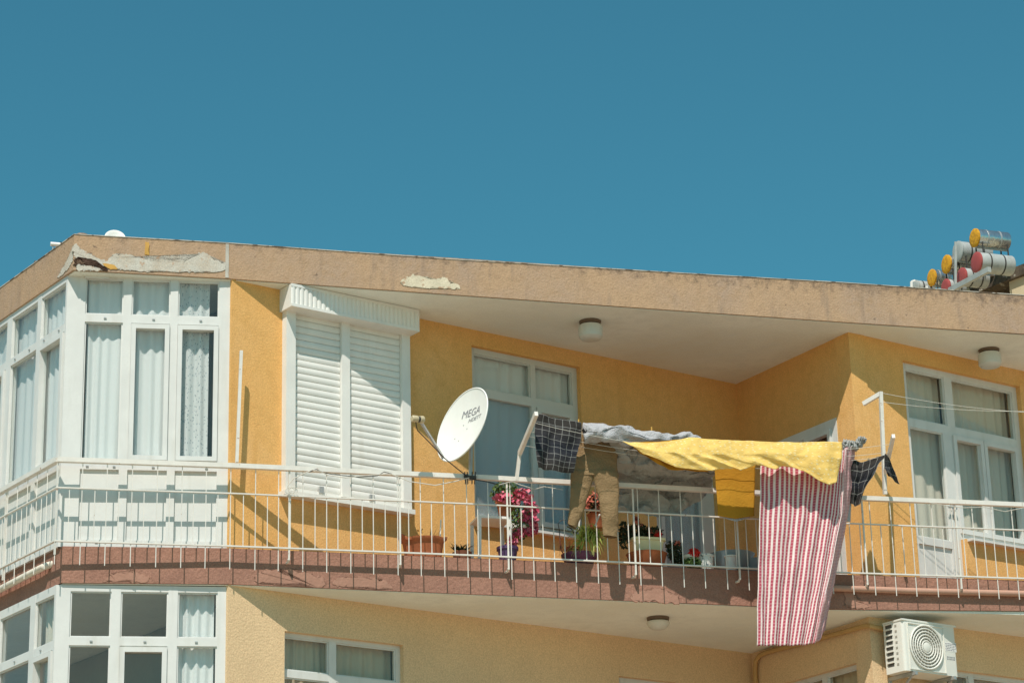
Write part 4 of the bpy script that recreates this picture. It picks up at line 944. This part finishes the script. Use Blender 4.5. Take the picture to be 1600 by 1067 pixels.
MB().tube([C.P(0.86, 6.60, .2), C.P(0.91, 6.5, .2), C.P(0.95, 6.3, .1), C.P(0.95, 5.9, .03)], 0.016, 8).build('hose', M['dark'], ac, smooth=True)

# ------------------------------------------------------------------ pots and plants along the balcony edge
def leafquads(mb, centre, rad, n, size, rnd, squash=1.0, outward=0.5):
    for _ in range(n):
        while True:
            v = Vector((rnd.uniform(-1, 1), rnd.uniform(-1, 1), rnd.uniform(-1, 1)))
            if v.length < 1: break
        p = centre + Vector((v.x * rad[0], v.y * rad[1], v.z * rad[2]))
        nrm_ = (v * outward + Vector((rnd.uniform(-1, 1), rnd.uniform(-1, 1), rnd.uniform(-.3, 1)))).normalized()
        x = nrm_.orthogonal().normalized(); x = (Matrix.Rotation(rnd.uniform(0, 6.3), 3, nrm_) @ x); y = nrm_.cross(x); s = size * rnd.uniform(.6, 1.3)
        mb.add([p - x * s, p - y * s * .55 * squash + nrm_ * s * .12, p + x * s, p + y * s * .55 * squash + nrm_ * s * .12], [(0, 1, 2, 3)])
    return mb
def strap(mb, base, tip, w, droop, n=6):
    base = Vector(base); tip = Vector(tip); pts = [base.lerp(tip, i / n) + Vector((0, 0, droop * 4 * (i / n) * (1 - i / n))) for i in range(n + 1)]
    d = (tip - base); sd = Vector((-d.y, d.x, 0)); sd = sd.normalized() if sd.length > 1e-4 else Vector((1, 0, 0)); sd = (sd + F.d * 0.6).normalized()
    g = [[p - sd * w * (1 - (i / n) ** 2 * .9) * .5, p + sd * w * (1 - (i / n) ** 2 * .9) * .5] for i, p in enumerate(pts)]
    mb.grid(g)
def PB(px, off): u, _ = F.uz(px, 860, off); return F.P(u, ZS, off)
rn = random.Random(11)
def pot(name, px, off, prof, m, label, cat='pot', group=None, xs=1.0, ys=1.0, z=0.0):
    b = PB(px, off) + Vector((0, 0, 0.008 + z)); o = MB().lathe(b, prof, 26, xs=xs, ys=ys, rot=F.a).build(name, M[m], None, smooth=40)
    return tag(o, label, cat, group), b
# terracotta trough with a wavy rim
b = PB(661, -0.15); tg = empty('planter', b); tag(tg, 'terracotta trough planter with a wavy rim on the balcony edge', 'planter')
mb = MB(); nn_ = 40; rings = []
for (sx, sy, h, wv) in ((0.18, 0.075, 0.005, 0), (0.205, 0.09, 0.17, 0), (0.212, 0.095, 0.182, .5), (0.238, 0.115, 0.198, 1), (0.244, 0.12, 0.225, 1), (0.22, 0.10, 0.228, 1), (0.20, 0.085, 0.18, .3), (0.18, .07, .16, 0)):
    row = []
    for k_ in range(nn_ + 1):
        an = 2 * math.pi * k_ / nn_; ca, sa = math.cos(an), math.sin(an); e_ = 0.5
        x = math.copysign(abs(ca) ** e_, ca) * sx; y = math.copysign(abs(sa) ** e_, sa) * sy
        row.append(b + F.d * x + F.n * y + Vector((0, 0, h + wv * (0.016 * math.cos(an * 4 + .6) + 0.010 * math.cos(2 * an)))))
    rings.append(row)
mb.grid(rings[::-1]); mb.build('trough', M['terracotta'], tg, smooth=50)
mb = MB(); mb.lathe(b + Vector((0, 0, .155)), [(0.17, 0), (0.16, .008)], 16, ys=.42, rot=F.a); mb.build('soil', M['darkleaf'], tg)
mb = MB()
for k_ in range(9): strap(mb, b + F.d * rn.uniform(.02, .12) + Vector((0, 0, .16)), b + F.d * rn.uniform(-.08, .22) + F.n * rn.uniform(-.08, .06) + Vector((0, 0, rn.uniform(.28, .44))), .012, .01)
mb.build('stalk', M['drystalk'], tg)
mb = MB().bar(b + F.d * .17 + Vector((0, 0, .12)), b + F.d * .19 + Vector((0, 0, .43)), .012, .012); mb.build('stake', M['stake'], tg)
leafquads(MB(), b + F.d * -.02 + Vector((0, 0, .31)), (.03, .03, .03), 16, .018, rn).build('flower', M['ochre_patch'], tg)
# spiky plant
b = PB(722, -0.16); e = empty('spiky_plant', b); tag(e, 'low dark spiky succulent right of the terracotta trough', 'plant')
MB().lathe(b + Vector((0, 0, .008)), [(.08, 0), (.10, .09), (.09, .095)], 18).build('pot', M['brownpot'], e, smooth=40)
mb = MB()
for k_ in range(70):
    an = rn.uniform(0, 6.28); r_ = rn.uniform(.03, .17); strap(mb, b + Vector((0, 0, .085)) + F.d * rn.uniform(-.06, .06), b + F.d * math.cos(an) * r_ * 1.05 + F.n * math.sin(an) * r_ * .6 + Vector((0, 0, rn.uniform(.11, .20))), .016, .01, 4)
mb.build('leaf', M['darkleaf'], e)
# white stool with the petunia pot
b = PB(768, -0.40); e = empty('stool', b); tag(e, 'small white stool carrying the pink flower pot', 'stool')
ht = 0.52; MB().box(F, 0, .36, 0, .025, -.15, .15)
u0_ = (b - F.o).dot(F.d)
MB().box(F, u0_ - .18, u0_ + .18, ZS + ht - .025, ZS + ht, -.58, -.24).build('seat', M['white'], e)
for du in (-.16, .16):
    for do in (-.26, -.56): MB().bar(F.P(u0_ + du * 1.06, ZS, do), F.P(u0_ + du, ZS + ht - .025, do + .002), .034, .034).build('leg', M['white'], e)
b2 = F.P(u0_ + 0.15, ZS + ht + 0.002, -.33); e = empty('flower_pot', b2); tag(e, 'terracotta pot of trailing pink petunias standing on the white stool', 'flower pot')
MB().lathe(b2, [(.075, 0), (.10, .15), (.115, .152), (.115, .19), (.10, .192), (.095, .16)], 24).build('pot', M['terracotta'], e, smooth=40)
mb = MB(); leafquads(mb, b2 + Vector((0, 0, .27)), (.17, .14, .13), 420, .022, rn); leafquads(mb, b2 + F.d * .1 + F.n * .1 + Vector((0, 0, -.02)), (.12, .08, .24), 380, .020, rn); mb.build('leaf', M['leaf'], e)
mb = MB()
for (px, py, n_, rr) in ((785, 776, 60, (.09, .06, .06)), (822, 776, 70, (.08, .06, .09)), (830, 795, 80, (.07, .06, .08)), (833, 815, 70, (.06, .06, .07)), (818, 808, 60, (.06, .05, .07)), (830, 828, 60, (.07, .05, .06)), (812, 832, 60, (.08, .05, .06)), (800, 846, 50, (.06, .05, .06)), (795, 855, 34, (.05, .04, .05)), (812, 770, 30, (.06, .05, .05)), (806, 784, 24, (.05, .05, .05))):
    leafquads(mb, F.at(px, py, -0.20), rr, int(n_ * 1.3), .024, rn, 1.5)
mb.build('flower', M['pinkflower'], e)
p_, b = pot('pot', 793, -.14, [(.08, 0), (.10, .125), (.112, .13), (.112, .16), (.10, .16), (.09, .13)], 'purple', 'small purple plant pot under the trailing pink petunias')
# dry stalks, terracotta pot and strap-leaved plant in the plum bowl
b = PB(905, -.18); e = empty('bowl_planter', b); tag(e, 'plum coloured bowl with a pale green strap-leaved plant behind the trousers', 'planter')
MB().lathe(b + Vector((0, 0, .006)), [(.10, 0), (.15, .05), (.185, .105), (.19, .13), (.175, .13), (.15, .09)], 26).build('bowl', M['plum'], e, smooth=40)
mb = MB(); cpl = F.at(922, 836, -.06)
for k_ in range(230):
    an = rn.uniform(0, 6.28); r_ = rn.uniform(.08, .30); strap(mb, cpl + F.d * rn.uniform(-.12, .10) + F.n * rn.uniform(-.05, .05) + Vector((0, 0, rn.uniform(-.06, .04))), cpl + F.d * math.cos(an) * r_ * 1.05 + F.n * math.sin(an) * r_ * .6 + Vector((0, 0, rn.uniform(-.26, .06))), .015, rn.uniform(.03, .08))
mb.build('leaf', M['grassleaf'], e)
mb = MB().bar(F.at(904, 828, -.2), F.at(909, 774, -.2), .012, .012); mb.bar(F.at(929, 823, -.2), F.at(937, 803, -.2), .014, .014); mb.build('stake', M['stake'], e)
mb = MB()
for k_ in range(16): strap(mb, F.at(rn.uniform(874, 892), 868, -.15), F.at(rn.uniform(870, 894), rn.uniform(838, 850), -.15), .008, .0)
mb.build('stalk', M['salmon'], e)
mb = MB().tube([F.at(x, y, -.16) for x, y in ((876, 858), (874, 828), (872, 818), (876, 813), (884, 812))], .005, 5).tube([F.at(x, y, -.16) for x, y in ((886, 822), (893, 826), (898, 835), (906, 826))], .007, 5); mb.build('hook', M['dark'], e)
pot('pot', 896, -.30, [(.05, 0), (.075, .16), (.085, .165), (.085, .19), (.07, .19)], 'terracotta', 'narrow terracotta pot behind the plum bowl', z=.04)
# hanging brown plant behind the trousers
e = thing(leafquads(MB(), F.at(935, 785, -.45), (.16, .12, .14), 200, .03, rn), 'flowering_plant', 'salmon', 'salmon coloured flowering plant seen between the trouser legs', 'plant')
leafquads(MB(), F.at(938, 792, -.45), (.15, .12, .15), 200, .028, rn).build('leaf', M['darkleaf'], e)
MB().lathe(F.at(935, 826, -.45), [(.08, 0), (.11, .14), (.12, .15), (.10, .15)], 20).build('pot', M['terracotta'], e, smooth=40)
# yellow planter above a brown bowl with dark foliage and flowers
b = PB(1010, -.22); e = empty('bowl', b); MB().lathe(b + Vector((0, 0, .006)), [(.12, 0), (.18, .07), (.205, .16), (.215, .175), (.20, .18), (.18, .15)], 28).build('basin', M['terracotta'], e, smooth=40)
tag(e, 'wide brown terracotta bowl under the pale yellow trough', 'bowl')
uy = (PB(1012, -.20) - F.o).dot(F.d); yb = F.P(uy, ZS + .195, -.2); e = empty('planter', yb); tag(e, 'pale yellow trough planter with dark foliage and red flowers', 'planter')
g = []
for hx, hy, h in ((.14, .07, .0), (.165, .085, .115), (.185, .10, .12), (.185, .10, .145), (.165, .085, .145), (.15, .075, .10)):
    row = []
    for k_ in range(33):
        an = 2 * math.pi * k_ / 32; ca, sa = math.cos(an), math.sin(an); row.append(yb + F.d * math.copysign(abs(ca) ** .4, ca) * hx + F.n * math.copysign(abs(sa) ** .4, sa) * hy + Vector((0, 0, h)))
    g.append(row)
mbb = MB().grid(g[::-1]); mbb.add([p for p in g[0][:-1]], [tuple(range(32))[::-1]]); mbb.build('trough', M['yellowpot'], e, smooth=50)
mb = MB()
for (px, py, rr, n_) in ((995, 830, (.15, .08, .09), 320), (975, 835, (.06, .06, .16), 200), (1020, 832, (.12, .08, .06), 200), (1052, 858, (.09, .06, .10), 220), (1058, 872, (.08, .06, .06), 140)): leafquads(mb, F.at(px, py, -.2), rr, n_, .022, rn)
mb.build('leaf', M['darkleaf'], e)
mb = MB()
for (px, py, n_) in ((994, 812, 26), (1027, 833, 40), (1016, 829, 14), (1058, 850, 20), (968, 785, 20), (1000, 822, 10)): leafquads(mb, F.at(px, py, -.16), (.035, .03, .035), n_, .02, rn, 1.5)
mb.build('flower', M['salmon'], e)
leafquads(MB(), F.at(1028, 836, -.14), (.035, .02, .03), 40, .02, rn, 1.5).build('flower', M['redflower'], e)
# red geranium
p_, b = pot('geranium', 1079, -.14, [(.06, 0), (.075, .125), (.085, .13), (.085, .16), (.07, .16)], 'creampot', 'red geranium in a small cream pot beside the white patterned pot', 'flower pot')
mb = leafquads(MB(), F.at(1082, 880, -.07), (.085, .06, .06), 130, .03, rn, 1.4); mb.build('leaf', M['leaf'], p_)
mb = MB().tube([b + Vector((0, 0, .12)), F.at(1084, 868, -.08)], .006, 5); mb.build('stem', M['leaf'], p_)
mb = leafquads(MB(), F.at(1084, 864, -.08), (.062, .05, .055), 240, .016, rn, 1.6, 1.5); mb.build('bloom', M['redflower'], p_)
# white patterned pot, blue-grey basin, jug
def ptn(n, l, uv): return (0.7, .7, .66, 1)
M['pattern'] = mat('white_pot_with_grey_sprigs', (0.76, 0.75, 0.70), 0.45, speck=((0.18, 0.22, 0.24, 1), 26, 0.55))
pot('pot', 1101, -.14, [(.065, 0), (.08, .03), (.086, .145), (.094, .15), (.094, .17), (.08, .17), (.075, .14)], 'pattern', 'white pot with a grey sprig pattern right of the red geranium')
pot('basin', 1142, -.34, [(.12, 0), (.20, .13), (.24, .225), (.25, .24), (.23, .24), (.19, .15)], 'bluegrey', 'shallow blue-grey plastic basin behind the white jug', 'basin')
pot('jug', 1141, -.15, [(.055, 0), (.058, .16), (.068, .165), (.068, .18), (.05, .18)], 'white', 'small white pot in front of the blue-grey basin', 'pot')
pot('basin', 1178, -.30, [(.09, 0), (.14, .11), (.155, .18), (.14, .18)], 'bluegrey', 'small blue-grey bowl half hidden by the striped sheet', 'bowl')

# ------------------------------------------------------------------ things on the roof
p = dpt(180, 372, 24.6); e = empty('roof_dish', p); tag(e, 'small white satellite dish peeping over the roof edge near the corner', 'satellite dish')
nn2 = Vector((.25, -.9, .35)).normalized(); MB().lathe(p, [(.002, -.04), (.05, -.037), (.09, -.02), (.115, 0), (.108, .0), (.08, -.014), (.04, -.03), (.002, -.033)], 26, axis=nn2).build('reflector', M['dish'], e, smooth=True)
MB().tube([p - nn2 * .05, p - nn2 * .1 + Vector((0, 0, -.1)), p - nn2 * .1 + Vector((0, 0, -.6))], .02, 8).build('mast', M['grey_metal'], e)
p = dpt(128, 372, 23.9); thing(MB().lathe(p - Vector((0, 0, .05)), [(.09, 0), (.085, .05), (.06, .085), (.02, .10)], 20), 'roof_ventilator', 'fascia', 'low rounded plaster cap on the roof corner', 'vent', smooth=True)
p = dpt(88, 382, 23.9); e = thing(MB().tube([p + F.d * -.06, p + F.d * .03, p + F.d * .1 + Vector((0, 0, -.01))], .022, 10), 'roof_vent', 'white', 'short white pipe end above the sloping roof edge at left', 'pipe', smooth=40)
MB().tube([p + F.d * .045 + Vector((0, 0, -.03)), p + F.d * .05 + Vector((0, 0, .025))], .018, 8).build('clip', M['black'], e); MB().bar(p + F.d * -.035, p + F.d * -.035 + Vector((0, 0, -.3)), .012, .012).build('support', M['grey_metal'], e)
thing(MB().lathe(dpt(56, 411, 24.2), [(.02, -.1), (.025, 0), (.018, .02)], 10), 'roof_spike', 'dark', 'tiny dark stub on the roof edge at far left', 'stub')

# ------------------------------------------------------------------ the block behind, with rooftop water tanks
ZN = 24.0
nb0, nb1 = zpt(1487, 455, ZN), zpt(1604, 409, ZN); nd = (nb1 - nb0).normalized(); NF = Frame(nb0, math.degrees(math.atan2(nd.y, nd.x)))
nbd = empty('neighbour_building', NF.P(3, 0, -3)); tag(nbd, 'taller cream building behind at the right with a dark mossy roof edge', 'building')
MB().box(NF, -1.5, 8, ZN - .30, ZN - .02, -9, 0).build('roof_slab', M['moss_shade'], nbd)
un = NF.uz(1577, 445, -.12)[0]
MB().box(NF, un, 8, 0, ZN - .302, -9, -.12).build('wall', M['neighbour'], nbd)
MB().box(NF, -1.4, un - .004, 0, ZN - .302, -8.5, -1.2).build('wall', M['moss_shade'], nbd)  # added recessed wall, its dark colour stands in for shade under the overhang
g0 = dpt(1484, 454, 58.5); g1 = dpt(1546, 421, 56.8); MB().bar(g0, g1, .10, .13).build('gutter', M['tankgrey'], nbd)
dk = MB(); dk.hexa([Vector(p) for p in ((8.6, 61.7, 0), (13.6, 61.7, 0), (13.6, 72, 0), (8.6, 72, 0), (8.6, 61.7, 23.9), (13.6, 61.7, 23.9), (13.6, 72, 23.9), (8.6, 72, 23.9))]); dk.build('wall', M['neighbour'], nbd)
lumps = MB(); r2 = random.Random(5)
for k_ in range(60):
    q = NF.P(r2.uniform(-.2, 7.8), ZN - .05, r2.uniform(-.5, .02)); s_ = r2.uniform(.04, .12); lumps.lathe(q, [(s_, 0), (s_ * .9, s_ * .4), (s_ * .4, s_ * .7)], 7)
tag(lumps.build('rubble', M['moss_shade'], nbd), kind='stuff')
TD = Vector((math.cos(R(20)), math.sin(R(20)), 0))
def tank(px, py, h, length, body, end, label, depth, group='rooftop water tanks', bands=True, stand=None):
    c = dpt(px, py, depth); r = h / 2 * depth / F_PX / math.cos(PITCH) * 1.02
    e = empty('water_tank', c - Vector((0, 0, r))); tag(e, label, 'water tank', group)
    MB().lathe(c, [(r * .985, 0), (r, .02), (r, length - .02), (r * .97, length)], 28, axis=TD).build('body', M[body], e, smooth=40)
    MB().lathe(c - TD * .03, [(r * .55, -.012), (r * .93, 0), (r * 1.03, .015), (r * 1.03, .05), (r, .06)], 28, axis=TD).build('end_cap', M[end], e, smooth=40)
    if bands:
        for t in (.3, .7): MB().lathe(c + TD * (length * t), [(r * 1.015, -.02), (r * 1.02, 0), (r * 1.015, .02)], 28, axis=TD).build('band', M['dark' if body != 'foil' else 'grey_metal'], e, smooth=40)
    if stand:
        for t in (.12, .9):
            for s_ in (-1, 1):
                q = c + TD * (length * t) + Vector((-TD.y, TD.x, 0)) * s_ * r * .7; MB().bar(q - Vector((0, 0, r * .6)), q - Vector((0, 0, stand)), .03, .03).build('stand_leg', M['dark'], e)
        MB().bar(c - Vector((0, 0, r * 1.05)), c + TD * length - Vector((0, 0, r * 1.05)), .04, .04).build('stand_beam', M['tankgrey'], e)
    return e
tank(1523, 372, 29, .95, 'foil', 'tankyellow', 'highest rooftop tank, foil wrapped with a yellow foam end', 60.0, stand=.95)
tank(1497, 393, 32, .9, 'tankgrey', 'tankgrey', 'plain grey tank with a grey end, left of the highest tank', 61.0, stand=.8)
tank(1526, 410, 32, 1.0, 'tankgrey', 'tankred', 'biggest red-ended grey tank, below the highest tank', 59.4)
tank(1479, 413, 29, .6, 'foil', 'tankyellow', 'yellow-ended tank in the middle of the rooftop row', 61.4, stand=.7)
tank(1503, 433, 29, .7, 'tankgrey', 'tankred', 'pinkish red-ended tank beside the slanted grey gutter', 60.4)
tank(1456, 434, 26, .5, 'foil', 'tankyellow', 'lowest yellow-ended tank, second from the left', 62.0, stand=.5)
tank(1478, 449, 26, .5, 'tankgrey', 'tankred', 'dark red-ended tank partly hidden by the roof edge', 61.2, stand=.4)
tank(1431, 449, 22, .5, 'tankgrey', 'tankgrey', 'leftmost small pale grey tank at the roof edge', 62.5, stand=.5)
tank_rail = MB().bar(dpt(1424, 440, 62), dpt(1424, 458, 62), .05, .05).bar(dpt(1448, 447, 61.5), dpt(1448, 462, 61.5), .05, .05).bar(dpt(1424, 440, 62), dpt(1430, 438, 62), .04, .04)
thing(tank_rail, 'tank_stand', 'white', 'white tubular stand in front of the leftmost tank', 'stand')
thing(MB().bar(dpt(1493, 378, 60), dpt(1493, 450, 60), .05, .05), 'vent_pipe', 'tankgrey', 'slim upright vent pipe in front of the plain grey tank', 'pipe')
